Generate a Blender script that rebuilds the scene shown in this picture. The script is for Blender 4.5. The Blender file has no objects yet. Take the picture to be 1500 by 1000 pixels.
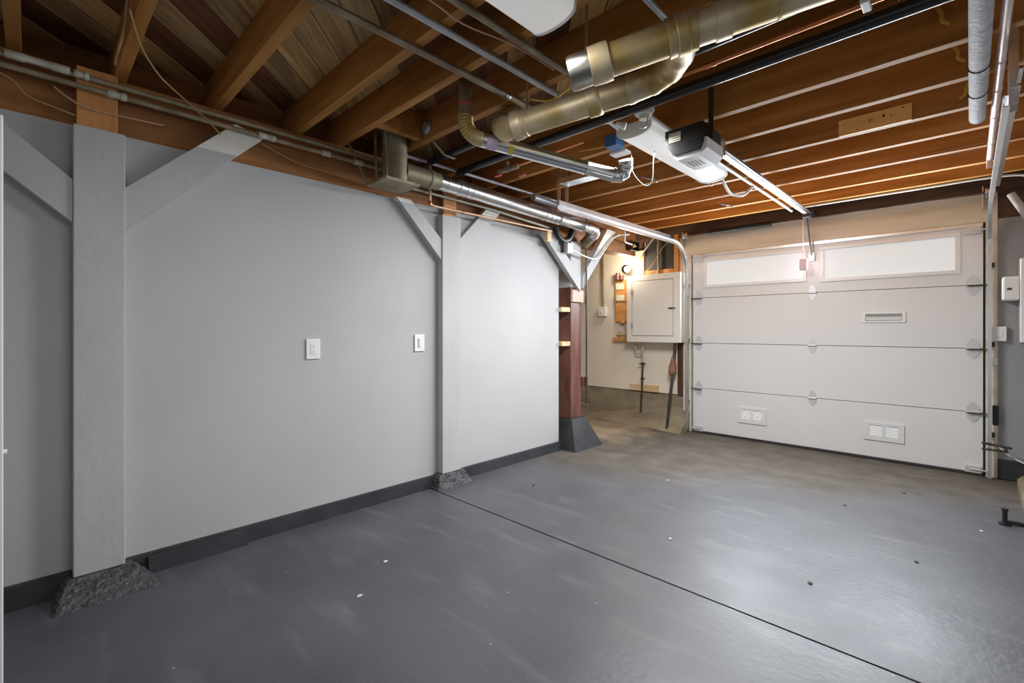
import bpy, bmesh, math, random
from mathutils import Vector, Matrix
random.seed(7)
C = bpy.context.scene.collection
V = Vector
WL = {}                                     # world location of every parent

# ------------------------------------------------------------------ materials
def mat(name, col, rough=0.6, metal=0.0, col2=None, scale=(3, 3, 3), bump=0.0, bscale=None, detail=5, lo=0.35, hi=0.65, vary=0.0, spec=0.5):
    m = bpy.data.materials.new(name); m.use_nodes = True
    nt = m.node_tree; N = nt.nodes; L = nt.links
    b = N['Principled BSDF']
    b.inputs['Roughness'].default_value = rough
    b.inputs['Metallic'].default_value = metal
    b.inputs['Specular IOR Level'].default_value = spec
    b.inputs['Base Color'].default_value = (*col, 1)
    tc = N.new('ShaderNodeTexCoord')
    oi = N.new('ShaderNodeObjectInfo')
    off = N.new('ShaderNodeVectorMath'); off.operation = 'ADD'
    mul = N.new('ShaderNodeMath'); mul.operation = 'MULTIPLY'; mul.inputs[1].default_value = 37.0
    L.new(oi.outputs['Random'], mul.inputs[0])
    L.new(tc.outputs['Object'], off.inputs[0]); L.new(mul.outputs[0], off.inputs[1])
    mp = N.new('ShaderNodeMapping'); mp.inputs['Scale'].default_value = scale
    L.new(off.outputs[0], mp.inputs['Vector'])
    if col2:
        nz = N.new('ShaderNodeTexNoise'); nz.inputs['Scale'].default_value = 1.0; nz.inputs['Detail'].default_value = detail
        L.new(mp.outputs[0], nz.inputs['Vector'])
        cr = N.new('ShaderNodeValToRGB')
        cr.color_ramp.elements[0].position = lo; cr.color_ramp.elements[0].color = (*col, 1)
        cr.color_ramp.elements[1].position = hi; cr.color_ramp.elements[1].color = (*col2, 1)
        L.new(nz.outputs['Fac'], cr.inputs['Fac'])
        out = cr.outputs['Color']
        if vary:
            hs = N.new('ShaderNodeHueSaturation')
            mr = N.new('ShaderNodeMapRange'); mr.inputs['To Min'].default_value = 1 - vary; mr.inputs['To Max'].default_value = 1 + vary
            L.new(oi.outputs['Random'], mr.inputs['Value']); L.new(mr.outputs[0], hs.inputs['Value'])
            L.new(out, hs.inputs['Color']); out = hs.outputs['Color']
        L.new(out, b.inputs['Base Color'])
    if bump:
        n2 = N.new('ShaderNodeTexNoise'); n2.inputs['Scale'].default_value = 1.0; n2.inputs['Detail'].default_value = 6
        mp2 = N.new('ShaderNodeMapping'); mp2.inputs['Scale'].default_value = bscale or scale
        L.new(off.outputs[0], mp2.inputs['Vector']); L.new(mp2.outputs[0], n2.inputs['Vector'])
        bp = N.new('ShaderNodeBump'); bp.inputs['Strength'].default_value = bump; bp.inputs['Distance'].default_value = 0.01
        L.new(n2.outputs['Fac'], bp.inputs['Height']); L.new(bp.outputs[0], b.inputs['Normal'])
    return m

def emit(name, col, strength, base=0.8):
    m = mat(name, (base, base, base), 0.5)
    b = m.node_tree.nodes['Principled BSDF']
    b.inputs['Emission Color'].default_value = (*col, 1); b.inputs['Emission Strength'].default_value = strength
    return m

JO1, JO2 = (0.32, 0.135, 0.030), (0.50, 0.23, 0.065)
M = dict(
    joist=mat('joist wood', JO1, 0.6, 0, JO2, (1.2, 14, 14), 0.25, (3, 60, 60), vary=0.16, spec=0.2),
    girder=mat('girder wood', (0.20, 0.075, 0.018), 0.65, 0, (0.36, 0.15, 0.04), (14, 1.0, 14), 0.3, (60, 3, 60)),
    stub=mat('post top wood', (0.40, 0.16, 0.04), 0.65, 0, (0.62, 0.28, 0.09), (16, 16, 1.5), 0.2, (40, 40, 4)),
    dark_wood=mat('old dark wood', (0.06, 0.025, 0.013), 0.7, 0, (0.13, 0.055, 0.028), (12, 12, 1.5), 0.3),
    rim=mat('rim boards', (0.055, 0.03, 0.017), 0.75, 0, (0.12, 0.06, 0.03), (2, 2, 12), 0.3),
    redpost=mat('stained post', (0.10, 0.036, 0.024), 0.45, 0, (0.20, 0.09, 0.07), (8, 8, 2), 0.3),
    lumber=mat('new lumber', (0.62, 0.42, 0.21), 0.6, 0, (0.80, 0.62, 0.38), (2, 18, 18), 0.15, vary=0.08),
    board=mat('knotty board', (0.74, 0.42, 0.14), 0.6, 0, (0.88, 0.58, 0.25), (3, 14, 14), 0.15),
    header=mat('header lumber', (0.62, 0.56, 0.45), 0.65, 0, (0.76, 0.71, 0.61), (1.5, 10, 10), 0.2),
    orange=mat('orange wood', (0.55, 0.25, 0.07), 0.55, 0, (0.72, 0.38, 0.14), (4, 4, 14), 0.2),
    grey_wall=mat('grey wall paint', (0.47, 0.472, 0.478), 0.75, 0, (0.50, 0.502, 0.506), (1.5, 1.5, 1.5), 0.15, (9, 9, 9), spec=0.15),
    grey_post=mat('grey post paint', (0.47, 0.47, 0.473), 0.7, 0, (0.51, 0.51, 0.512), (4, 4, 2), 0.3, (14, 14, 10), spec=0.2),
    cream_end=mat('primer cream', (0.72, 0.70, 0.62), 0.6, 0, (0.80, 0.78, 0.72), (5, 5, 5), 0.15),
    grey_front=mat('darker grey paint', (0.30, 0.305, 0.315), 0.6, 0, (0.33, 0.335, 0.345), (2, 2, 2), 0.1),
    cream_wall=mat('cream wall', (0.80, 0.72, 0.60), 0.7, 0, (0.84, 0.77, 0.66), (2, 2, 2), 0.1, (12, 12, 12)),
    plain_wall=mat('plain wall', (0.55, 0.55, 0.55), 0.7),
    conc=mat('dusty concrete', (0.20, 0.16, 0.105), 0.85, 0, (0.31, 0.26, 0.185), (3, 3, 6), 0.5, (20, 20, 20)),
    plinth=mat('painted rough concrete', (0.04, 0.041, 0.045), 0.45, 0, (0.085, 0.086, 0.092), (25, 25, 25), 1.0, (70, 70, 70)),
    curb=mat('floor paint on curb', (0.020, 0.021, 0.025), 0.5, 0, (0.034, 0.036, 0.041), (5, 5, 5), 0.3, (20, 20, 20)),
    door=mat('door white', (0.73, 0.735, 0.74), 0.45, 0, (0.76, 0.765, 0.77), (1, 1, 1)),
    white=mat('white plastic', (0.82, 0.82, 0.82), 0.35),
    cabinet=mat('cabinet enamel', (0.84, 0.81, 0.75), 0.4),
    cab_in=mat('gap dark', (0.10, 0.09, 0.08), 0.7),
    galv=mat('galvanised steel', (0.62, 0.63, 0.64), 0.28, 1.0, (0.78, 0.79, 0.80), (6, 6, 6), 0.08, (14, 14, 14)),
    hinge_steel=mat('zinc hinge', (0.66, 0.67, 0.68), 0.4, 0.35),
    louvre_grey=mat('louvre grey', (0.42, 0.42, 0.42), 0.5),
    backing=mat('door core', (0.16, 0.145, 0.125), 0.8),
    track=mat('track steel', (0.76, 0.77, 0.78), 0.32, 1.0, (0.86, 0.87, 0.88), (3, 3, 3)),
    brass=mat('tarnished duct', (0.44, 0.30, 0.095), 0.48, 0.5, (0.66, 0.56, 0.38), (5, 5, 5), 0.2, (12, 12, 12), lo=0.38, hi=0.62),
    can=mat('dull duct', (0.20, 0.165, 0.09), 0.55, 0.5, (0.36, 0.32, 0.22), (6, 6, 6), 0.2),
    pipe_old=mat('old iron pipe', (0.20, 0.15, 0.10), 0.5, 0.6, (0.36, 0.30, 0.22), (8, 8, 8)),
    pipe_grey=mat('grey conduit', (0.38, 0.39, 0.42), 0.4, 0.5, (0.50, 0.51, 0.54), (8, 8, 8)),
    pipe_dusty=mat('dusty pipe', (0.22, 0.165, 0.09), 0.6, 0.2, (0.38, 0.32, 0.21), (7, 7, 7)),
    fitting=mat('weathered fitting', (0.46, 0.45, 0.36), 0.6, 0.2, (0.58, 0.57, 0.48), (9, 9, 9)),
    copper=mat('copper', (0.72, 0.30, 0.14), 0.30, 1.0, (0.62, 0.22, 0.09), (8, 8, 8)),
    copper_old=mat('dull copper', (0.66, 0.42, 0.28), 0.45, 0.6, (0.74, 0.52, 0.38), (8, 8, 8)),
    pink=mat('pale copper', (0.74, 0.58, 0.54), 0.4, 0.3, (0.80, 0.66, 0.62), (6, 6, 6)),
    blackpipe=mat('black plastic pipe', (0.018, 0.018, 0.019), 0.28),
    black=mat('black plastic', (0.014, 0.014, 0.014), 0.4),
    dark_metal=mat('dark steel', (0.06, 0.055, 0.05), 0.45, 0.7, (0.12, 0.10, 0.09), (8, 8, 8)),
    wrap=mat('wrapped insulation', (0.46, 0.46, 0.47), 0.75, 0, (0.60, 0.60, 0.61), (18, 18, 18), 0.5, (60, 60, 60)),
    yellow=mat('yellow cable', (0.62, 0.40, 0.06), 0.5),
    tanwire=mat('tan wire', (0.42, 0.25, 0.10), 0.6),
    pinkwire=mat('pinkish wire', (0.55, 0.33, 0.24), 0.5),
    whitewire=mat('white cable', (0.78, 0.77, 0.73), 0.5),
    red=mat('red plastic', (0.55, 0.10, 0.10), 0.5),
    palered=mat('pale red plastic', (0.68, 0.50, 0.52), 0.5),
    blue=mat('blue box', (0.02, 0.10, 0.26), 0.5),
    label=mat('paper label', (0.80, 0.74, 0.58), 0.6),
    sticker=mat('lilac sticker', (0.60, 0.52, 0.66), 0.5),
    ysticker=mat('yellow sticker', (0.75, 0.66, 0.08), 0.5),
    rubber=mat('rubber seal', (0.03, 0.028, 0.026), 0.7),
    brassv=mat('brass valve', (0.60, 0.42, 0.16), 0.4, 0.9),
    debris=mat('pale chip', (0.62, 0.58, 0.52), 0.7),
    leafm=mat('dark chip', (0.05, 0.04, 0.03), 0.7),
    bulb=emit('lit bulb', (1.0, 0.84, 0.60), 9.0),
    lens=emit('lit diffuser', (1.0, 0.98, 0.94), 0.34, 0.55),
    pane=emit('daylit frosted pane', (0.93, 0.98, 1.0), 0.42, 0.5),
    louvre=emit('daylit louvre', (0.97, 0.99, 1.0), 0.55),
)

def floor_material():
    m = bpy.data.materials.new('painted concrete floor'); m.use_nodes = True
    nt = m.node_tree; N = nt.nodes; L = nt.links; b = N['Principled BSDF']
    tc = N.new('ShaderNodeTexCoord'); co = tc.outputs['Object']
    def noise(scale, detail=5, sc=None):
        n = N.new('ShaderNodeTexNoise'); n.inputs['Scale'].default_value = scale; n.inputs['Detail'].default_value = detail
        if sc:
            mp = N.new('ShaderNodeMapping'); mp.inputs['Scale'].default_value = sc; L.new(co, mp.inputs['Vector']); L.new(mp.outputs[0], n.inputs['Vector'])
        else: L.new(co, n.inputs['Vector'])
        return n.outputs['Fac']
    def math_(op, a, c=None, clamp=False):
        n = N.new('ShaderNodeMath'); n.operation = op; n.use_clamp = clamp
        for i, q in enumerate((a, c)):
            if q is None: continue
            if isinstance(q, (int, float)): n.inputs[i].default_value = q
            else: L.new(q, n.inputs[i])
        return n.outputs[0]
    def ramp(f, a, c, p0, p1):
        r = N.new('ShaderNodeValToRGB'); e = r.color_ramp.elements
        e[0].position = p0; e[0].color = (*a, 1); e[1].position = p1; e[1].color = (*c, 1); L.new(f, r.inputs['Fac']); return r.outputs['Color']
    def mixc(f, a, c):
        x = N.new('ShaderNodeMix'); x.data_type = 'RGBA'; L.new(f, x.inputs['Factor']); L.new(a, x.inputs['A'])
        if isinstance(c, tuple): x.inputs['B'].default_value = (*c, 1)
        else: L.new(c, x.inputs['B'])
        return x.outputs['Result']
    sep = N.new('ShaderNodeSeparateXYZ'); L.new(co, sep.inputs[0]); X, Y = sep.outputs['X'], sep.outputs['Y']
    paint = ramp(noise(1.6), (0.058, 0.062, 0.074), (0.085, 0.089, 0.102), 0.35, 0.65)
    # tracked-in dirt by the garage door and in the alcove
    wob = math_('MULTIPLY', math_('SUBTRACT', noise(1.3, 4), 0.5), 1.3)
    d = math_('ADD', math_('SUBTRACT', Y, 3.95), wob)
    d = math_('ADD', d, math_('MULTIPLY', math_('SUBTRACT', -1.0, X), 0.5))
    dm = N.new('ShaderNodeMapRange'); dm.interpolation_type = 'SMOOTHSTEP'
    dm.inputs['From Min'].default_value = -0.45; dm.inputs['From Max'].default_value = 0.6; dm.inputs['To Max'].default_value = 0.88; L.new(d, dm.inputs['Value'])
    dirt = ramp(noise(5, 6), (0.078, 0.064, 0.049), (0.125, 0.105, 0.082), 0.35, 0.7)
    c = mixc(dm.outputs[0], paint, dirt)
    # alcove slab is bare and sandy
    al = N.new('ShaderNodeMapRange'); al.interpolation_type = 'SMOOTHSTEP'
    ad = math_('ADD', math_('SUBTRACT', -2.72, X), math_('MULTIPLY', math_('SUBTRACT', noise(2.5, 4), 0.5), 0.8))
    al.inputs['From Min'].default_value = -0.15; al.inputs['From Max'].default_value = 0.35; L.new(ad, al.inputs['Value'])
    ay = N.new('ShaderNodeMapRange'); ay.inputs['From Min'].default_value = 4.1; ay.inputs['From Max'].default_value = 4.5; L.new(Y, ay.inputs['Value'])
    af = math_('MULTIPLY', al.outputs[0], ay.outputs[0])
    sand = ramp(noise(4, 6), (0.20, 0.155, 0.10), (0.34, 0.27, 0.185), 0.35, 0.65)
    c = mixc(af, c, sand)
    # pale scuffs and specks
    scuff = math_('MULTIPLY', ramp(noise(1.0, 6, (2.2, 9, 1)), (0, 0, 0), (1, 1, 1), 0.56, 0.78), 0.35)
    c = mixc(scuff, c, (0.20, 0.20, 0.21))
    vo = N.new('ShaderNodeTexVoronoi'); vo.inputs['Scale'].default_value = 7.0; L.new(co, vo.inputs['Vector'])
    spk = ramp(vo.outputs['Distance'], (1, 1, 1), (0, 0, 0), 0.018, 0.04)
    c = mixc(math_('MULTIPLY', spk, 0.7), c, (0.45, 0.45, 0.44))
    L.new(c, b.inputs['Base Color'])
    rg = N.new('ShaderNodeMapRange'); rg.inputs['To Min'].default_value = 0.27; rg.inputs['To Max'].default_value = 0.58
    L.new(noise(2.2, 6), rg.inputs['Value'])
    rr = math_('ADD', rg.outputs[0], math_('MULTIPLY', dm.outputs[0], 0.35), True)
    L.new(rr, b.inputs['Roughness'])
    bp = N.new('ShaderNodeBump'); bp.inputs['Strength'].default_value = 0.25; bp.inputs['Distance'].default_value = 0.006
    L.new(noise(35, 6), bp.inputs['Height']); L.new(bp.outputs[0], b.inputs['Normal'])
    return m

def plank_material():
    m = bpy.data.materials.new('diagonal subfloor planks'); m.use_nodes = True
    nt = m.node_tree; N = nt.nodes; L = nt.links; b = N['Principled BSDF']; b.inputs['Roughness'].default_value = 0.7
    tc = N.new('ShaderNodeTexCoord'); mp = N.new('ShaderNodeMapping'); mp.inputs['Rotation'].default_value = (0, 0, -math.radians(45))
    L.new(tc.outputs['Object'], mp.inputs['Vector'])          # planks run along x - y = const direction (-1, 1)
    sep = N.new('ShaderNodeSeparateXYZ'); L.new(mp.outputs[0], sep.inputs[0])
    dv = N.new('ShaderNodeMath'); dv.operation = 'DIVIDE'; dv.inputs[1].default_value = 0.145; L.new(sep.outputs['X'], dv.inputs[0])
    fl = N.new('ShaderNodeMath'); fl.operation = 'FLOOR'; L.new(dv.outputs[0], fl.inputs[0])
    wn = N.new('ShaderNodeTexWhiteNoise'); wn.noise_dimensions = '1D'; L.new(fl.outputs[0], wn.inputs['W'])
    cr = N.new('ShaderNodeValToRGB'); e = cr.color_ramp.elements
    e[0].color = (0.14, 0.052, 0.016, 1); e[1].color = (0.78, 0.50, 0.18, 1)
    for p, q in ((0.25, (0.20, 0.08, 0.025)), (0.4, (0.46, 0.30, 0.13)), (0.75, (0.60, 0.42, 0.19))):
        k = e.new(p); k.color = (*q, 1)
    L.new(wn.outputs['Value'], cr.inputs['Fac'])
    gm = N.new('ShaderNodeMapping'); gm.inputs['Scale'].default_value = (14, 1.4, 1); L.new(mp.outputs[0], gm.inputs['Vector'])
    gn = N.new('ShaderNodeTexNoise'); gn.inputs['Scale'].default_value = 1.0; gn.inputs['Detail'].default_value = 6; gn.inputs['Distortion'].default_value = 1.2
    L.new(gm.outputs[0], gn.inputs['Vector'])
    g2 = N.new('ShaderNodeValToRGB'); g2.color_ramp.elements[0].color = (0.62, 0.58, 0.54, 1); g2.color_ramp.elements[1].color = (1.15, 1.15, 1.15, 1)
    g2.color_ramp.elements[0].position = 0.35; g2.color_ramp.elements[1].position = 0.6
    L.new(gn.outputs['Fac'], g2.inputs['Fac'])
    mx = N.new('ShaderNodeMix'); mx.data_type = 'RGBA'; mx.blend_type = 'MULTIPLY'; mx.inputs['Factor'].default_value = 1
    L.new(cr.outputs[0], mx.inputs['A']); L.new(g2.outputs[0], mx.inputs['B'])
    fr = N.new('ShaderNodeMath'); fr.operation = 'FRACT'; L.new(dv.outputs[0], fr.inputs[0])
    gp = N.new('ShaderNodeMath'); gp.operation = 'GREATER_THAN'; gp.inputs[1].default_value = 0.035; L.new(fr.outputs[0], gp.inputs[0])
    m2 = N.new('ShaderNodeMix'); m2.data_type = 'RGBA'; L.new(gp.outputs[0], m2.inputs['Factor'])
    m2.inputs['A'].default_value = (0.02, 0.012, 0.008, 1); L.new(mx.outputs['Result'], m2.inputs['B'])
    L.new(m2.outputs['Result'], b.inputs['Base Color'])
    return m
M['floor'] = floor_material(); M['planks'] = plank_material()

# ------------------------------------------------------------------ mesh helpers
class MB:
    def __init__(s): s.bm = bmesh.new()
    def box(s, lo, hi, bev=0.0):
        g = bmesh.ops.create_cube(s.bm, size=1.0)['verts']
        lo = V(lo); hi = V(hi); c = (lo + hi) / 2; d = hi - lo
        for v in g: v.co = V((v.co.x * d.x, v.co.y * d.y, v.co.z * d.z)) + c
        if bev:
            es = list({e for v in g for e in v.link_edges})
            bmesh.ops.bevel(s.bm, geom=es, offset=bev, segments=2, affect='EDGES', profile=0.5)
        return s
    def beam(s, p0, p1, w, h, up=(0, 0, 1), bev=0.0):
        p0 = V(p0); p1 = V(p1); d = p1 - p0; n = d.normalized(); up = V(up)
        side = n.cross(up).normalized(); u = side.cross(n).normalized()
        g = bmesh.ops.create_cube(s.bm, size=1.0)['verts']; c = (p0 + p1) / 2
        for v in g: v.co = c + n * v.co.x * d.length + side * v.co.y * w + u * v.co.z * h
        if bev:
            es = list({e for v in g for e in v.link_edges})
            bmesh.ops.bevel(s.bm, geom=es, offset=bev, segments=2, affect='EDGES', profile=0.5)
        return s
    def prism(s, poly, axis, a, b):
        ax = 'xyz'.index(axis); o = [i for i in range(3) if i != ax]
        def mk(p, t):
            c = [0, 0, 0]; c[ax] = t; c[o[0]] = p[0]; c[o[1]] = p[1]; return s.bm.verts.new(c)
        A = [mk(p, a) for p in poly]; B = [mk(p, b) for p in poly]; n = len(poly)
        fs = [s.bm.faces.new(A), s.bm.faces.new(B[::-1])]
        for i in range(n): fs.append(s.bm.faces.new((A[i], B[i], B[(i + 1) % n], A[(i + 1) % n])))
        bmesh.ops.recalc_face_normals(s.bm, faces=fs)
        return s
    def frustum(s, base, z0, top, z1):              # base/top: (x0,y0,x1,y1)
        r = lambda q, z: [s.bm.verts.new((x, y, z)) for x, y in ((q[0], q[1]), (q[2], q[1]), (q[2], q[3]), (q[0], q[3]))]
        A = r(base, z0); B = r(top, z1)
        fs = [s.bm.faces.new(A), s.bm.faces.new(B)]
        for i in range(4): fs.append(s.bm.faces.new((A[i], A[(i + 1) % 4], B[(i + 1) % 4], B[i])))
        bmesh.ops.recalc_face_normals(s.bm, faces=fs)
        return s
    def rings(s, pts, radii, seg=12, cap=True, flat=None):
        pts = [V(p) for p in pts]; n = len(pts); tang = []
        for i in range(n):
            a = pts[max(i - 1, 0)]; b = pts[min(i + 1, n - 1)]
            t = (b - a); tang.append(t.normalized() if t.length > 1e-9 else (tang[-1] if tang else V((0, 0, 1))))
        ref = V((0, 0, 1)) if abs(tang[0].z) < 0.9 else V((1, 0, 0))
        u = tang[0].cross(ref).normalized(); R = []
        for i in range(n):
            t = tang[i]; u = (u - t * u.dot(t))
            u = u.normalized() if u.length > 1e-6 else t.orthogonal().normalized()
            w = t.cross(u)
            R.append([s.bm.verts.new(pts[i] + (u * math.cos(2 * math.pi * k / seg) + w * math.sin(2 * math.pi * k / seg)) * radii[i]) for k in range(seg)])
        fs = []
        for i in range(n - 1):
            for k in range(seg): fs.append(s.bm.faces.new((R[i][k], R[i][(k + 1) % seg], R[i + 1][(k + 1) % seg], R[i + 1][k])))
        if cap: fs += [s.bm.faces.new(R[0][::-1]), s.bm.faces.new(R[-1])]
        bmesh.ops.recalc_face_normals(s.bm, faces=fs)
        for f in fs[:(n - 1) * seg]: f.smooth = True
        return s
    def cyl(s, p0, p1, r, r2=None, seg=16): return s.rings([p0, p1], [r, r if r2 is None else r2], seg)
    def tube(s, pts, r, seg=8, smooth=0):
        pts = [V(p) for p in pts]
        if smooth: pts = spline(pts, smooth)
        return s.rings(pts, [r] * len(pts), seg)
    def lathe(s, p0, p1, prof, seg=20):              # prof: (t along in metres, radius)
        p0 = V(p0); n = (V(p1) - p0).normalized()
        # tiny separations keep the rings' tangents defined on vertical steps
        pts = [p0 + n * (t + 1e-4 * i) for i, (t, r) in enumerate(prof)]
        return s.rings(pts, [r for t, r in prof], seg)
    def ball(s, c, r, sc=(1, 1, 1), u=16, v=10):
        g = bmesh.ops.create_uvsphere(s.bm, u_segments=u, v_segments=v, radius=r)['verts']
        for f in {f for q in g for f in q.link_faces}: f.smooth = True
        for q in g: q.co = V((q.co.x * sc[0], q.co.y * sc[1], q.co.z * sc[2])) + V(c)
        return s
    def quad(s, *p): s.bm.faces.new([s.bm.verts.new(q) for q in p]); return s

def spline(pts, k):
    out = []; n = len(pts)
    for i in range(n - 1):
        p0 = pts[max(i - 1, 0)]; p1 = pts[i]; p2 = pts[i + 1]; p3 = pts[min(i + 2, n - 1)]
        for j in range(k):
            t = j / k; t2 = t * t; t3 = t2 * t
            out.append(0.5 * ((2 * p1) + (p2 - p0) * t + (2 * p0 - 5 * p1 + 4 * p2 - p3) * t2 + (3 * p1 - p0 - 3 * p2 + p3) * t3))
    out.append(pts[-1]); return out

def obj(name, mb, m, parent=None, label=None, cat=None, group=None, kind=None, origin=None):
    bm = mb.bm
    if parent is not None: o0 = WL[parent]
    elif origin is not None: o0 = V(origin)
    else:
        xs = [v.co for v in bm.verts]
        lo = V([min(c[i] for c in xs) for i in range(3)]); hi = V([max(c[i] for c in xs) for i in range(3)])
        o0 = V(((lo.x + hi.x) / 2, (lo.y + hi.y) / 2, lo.z))
    for v in bm.verts: v.co -= o0
    me = bpy.data.meshes.new(name); bm.to_mesh(me); bm.free()
    sm = [p.use_smooth for p in me.polygons]
    me.set_sharp_from_angle(angle=math.radians(48))
    me.polygons.foreach_set('use_smooth', sm)
    me.materials.append(M[m] if isinstance(m, str) else m)
    o = bpy.data.objects.new(name, me); C.objects.link(o); WL[o] = o0.copy()
    if parent is not None: o.parent = parent
    else: o.location = o0
    tag(o, label, cat, group, kind)
    return o
def tag(o, label=None, cat=None, group=None, kind=None):
    if label: o['label'] = label
    if cat: o['category'] = cat
    if group: o['group'] = group
    if kind: o['kind'] = kind
def thing(name, loc, label, cat, group=None, kind=None):
    o = bpy.data.objects.new(name, None); C.objects.link(o); o.location = loc; o.empty_display_size = 0.1; WL[o] = V(loc)
    tag(o, label, cat, group, kind); return o
def struct(name, mb, m, parent=None, label=None, origin=None):
    return obj(name, mb, m, parent, label, None, None, 'structure' if parent is None else None, origin)

# ------------------------------------------------------------------ measurements of the place (metres)
WX = -3.0            # grey wall face
ZJ = 2.45            # underside of the joists
ZT = 2.635           # underside of the subfloor
YD = 5.545           # garage door inner face
YB = 5.60            # alcove wall face

# ------------------------------------------------------------------ the setting
JOINT = 2.145
fl = MB()
fl.box((-6.0, -2.6, -0.12), (3.2, JOINT - 0.006, 0)); fl.box((-6.0, JOINT + 0.006, -0.12), (3.2, 6.2, 0))
fl.box((-6.0, JOINT - 0.006, -0.12), (3.2, JOINT + 0.006, -0.010))
struct('floor', fl, 'floor', origin=(0, 0, 0))
struct('ceiling', MB().box((-5.2, -2.6, ZT), (3.2, 6.2, ZT + 0.05)), 'planks', origin=(0, 0, 0))
struct('wall_left', MB().box((WX - 0.02, -2.6, 0.02), (WX, 3.755, 2.178)), 'grey_wall', origin=(0, 0, 0))
struct('wall_alcove', MB().box((-5.1, YB, 0.42), (-2.50, YB + 0.1, ZT)), 'cream_wall', origin=(0, 0, 0))
struct('wall_side', MB().box((-5.2, 3.0, 0), (-5.1, 6.0, ZT)), 'cream_wall', origin=(0, 0, 0))  # out-of-sight alcove wall, added to block light
struct('wall_inner', MB().box((-5.1, 3.0, 0), (-3.25, 3.06, ZT)), 'cream_wall', origin=(0, 0, 0))
wf = MB(); wf.box((0.165, YD + 0.01, 0.16), (3.0, YD + 0.16, 2.135))
struct('wall_front', wf, 'grey_front', origin=(0, 0, 0))
struct('trim_1', MB().box((-3.50, YD + 0.02, 2.252), (-3.05, YB - 0.001, ZT)).box((-3.05, YD + 0.015, 2.36), (3.0, YD + 0.2, ZT)).box((0.165, YD + 0.03, 2.135), (3.0, YD + 0.2, 2.36)), 'rim', label='dark boards above the header', origin=(0, 0, 0))
struct('trim_2', MB().box((-2.50, YD + 0.005, 2.118), (0.165, YD + 0.16, 2.36), 0.003), 'header', label='pale header beam over the garage door', origin=(0, 0, 0))
struct('trim_3', MB().box((-2.50, YD + 0.005, 0), (-2.40, YD + 0.16, 2.118), 0.003), 'header', label='left door jamb', origin=(0, 0, 0))
struct('trim_4', MB().box((0.095, YD + 0.0, 0), (0.165, YD + 0.16, 2.118), 0.003), 'header', label='right door jamb', origin=(0, 0, 0))
d2 = struct('door_2', MB().box((-2.305, -0.85, 0.012), (-2.268, -0.065, 1.925), 0.003), 'white', label='white door leaf at the left edge', origin=(-2.287, -0.46, 0.0))
obj('latch_pin', MB().cyl((-2.287, -0.066, 0.816), (-2.287, -0.056, 0.816), 0.009, seg=10), 'white', d2)
bb = MB()
bb.prism([(WX - 0.01, 0), (-2.965, 0), (-2.978, 0.086), (WX - 0.01, 0.09)], 'y', 0.33, 2.22)
bb.prism([(WX - 0.01, 0), (-2.930, 0), (-2.945, 0.075), (WX - 0.01, 0.08)], 'y', 0.41, 0.86)
bb.prism([(WX - 0.01, 0), (-2.965, 0), (-2.978, 0.082), (WX - 0.01, 0.086)], 'y', 2.43, 3.75)
bb.prism([(WX - 0.01, 0), (-2.965, 0), (-2.978, 0.10), (WX - 0.01, 0.105)], 'y', -2.6, 0.13)
struct('baseboard_left', bb, 'curb', origin=(0, 0, 0))
struct('baseboard_front', MB().box((0.165, YD - 0.03, 0), (3.0, YD + 0.16, 0.16), 0.01), 'curb', origin=(0, 0, 0))
fd = MB()                                       # battered foundation under the cream wall
fd.prism([(YB + 0.1, 0), (YB - 0.02, 0), (YB - 0.02, 0.41), (YB + 0.1, 0.41)], 'x', -5.1, -2.42)
b0 = [(-5.1, 5.95), (-4.15, 5.58), (-2.60, 5.32), (-2.42, 5.28)]
bot = [fd.bm.verts.new((x, min(y, YB - 0.02), 0)) for x, y in b0]
top = [fd.bm.verts.new((x, YB - 0.025, 0.267)) for x, y in b0]
bk = [fd.bm.verts.new((x, YB, 0.267)) for x, y in b0]; bkb = [fd.bm.verts.new((x, YB, 0)) for x, y in b0]
for i in range(3):
    for A, B in ((bot, top), (top, bk), (bk, bkb)):
        fd.bm.faces.new((A[i], A[i + 1], B[i + 1], B[i]))
fd.bm.faces.new((bot[3], bkb[3], bk[3], top[3]))
bmesh.ops.recalc_face_normals(fd.bm, faces=fd.bm.faces[:])
struct('baseboard_alcove', fd, 'conc', origin=(0, 0, 0))
struct('wall_right', MB().box((1.25, 1.6, 0), (1.33, 6.0, ZT)), 'plain_wall', origin=(0, 0, 0))

# girder along the top of the left wall
obj('girder', MB().box((-3.17, -2.6, 2.142), (WX - 0.003, 5.30, ZJ - 0.001), 0.004), 'girder',
    label='long dark timber girder on top of the grey left wall', cat='beam')
struct('trim_6', MB().box((-3.25, -2.6, ZJ), (-3.20, YD, ZT)), 'girder', label='dark rim board above the girder', origin=(0, 0, 0))

# joists, each one a timber
JY = [-0.87, -0.45, -0.03, 0.33, 0.75, 1.19, 1.465, 1.83, 2.36, 2.80, 3.22, 3.65, 4.06, 4.48, 4.92, 5.33]
ordn = ['', 'first', 'second', 'third', 'fourth', 'fifth', 'sixth', 'seventh', 'eighth', 'ninth', 'tenth', 'eleventh', 'twelfth', 'thirteenth', 'fourteenth', 'fifteenth', 'sixteenth']
for i, y in enumerate(JY):
    k = len(JY) - i
    extra = {3.65: ', the one with the short pine board', 2.36: ', just above the thick black pipe', 1.83: ', where the thin flue goes up', 5.33: ''}.get(y, '')
    obj('ceiling_joist', MB().box((-3.19, y - 0.048, ZJ), (1.25, y, ZT), 0.002), 'joist',
        label='%s orange-brown ceiling joist from the garage door%s' % (ordn[k], extra), cat='joist', group='ceiling joists')
obj('joist_blocking', MB().box((-2.605, 1.467, 2.46), (-2.557, 1.780, ZT - 0.004), 0.002), 'joist', label='short wood block bridging two joists above the dull metal canister', cat='block')

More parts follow.
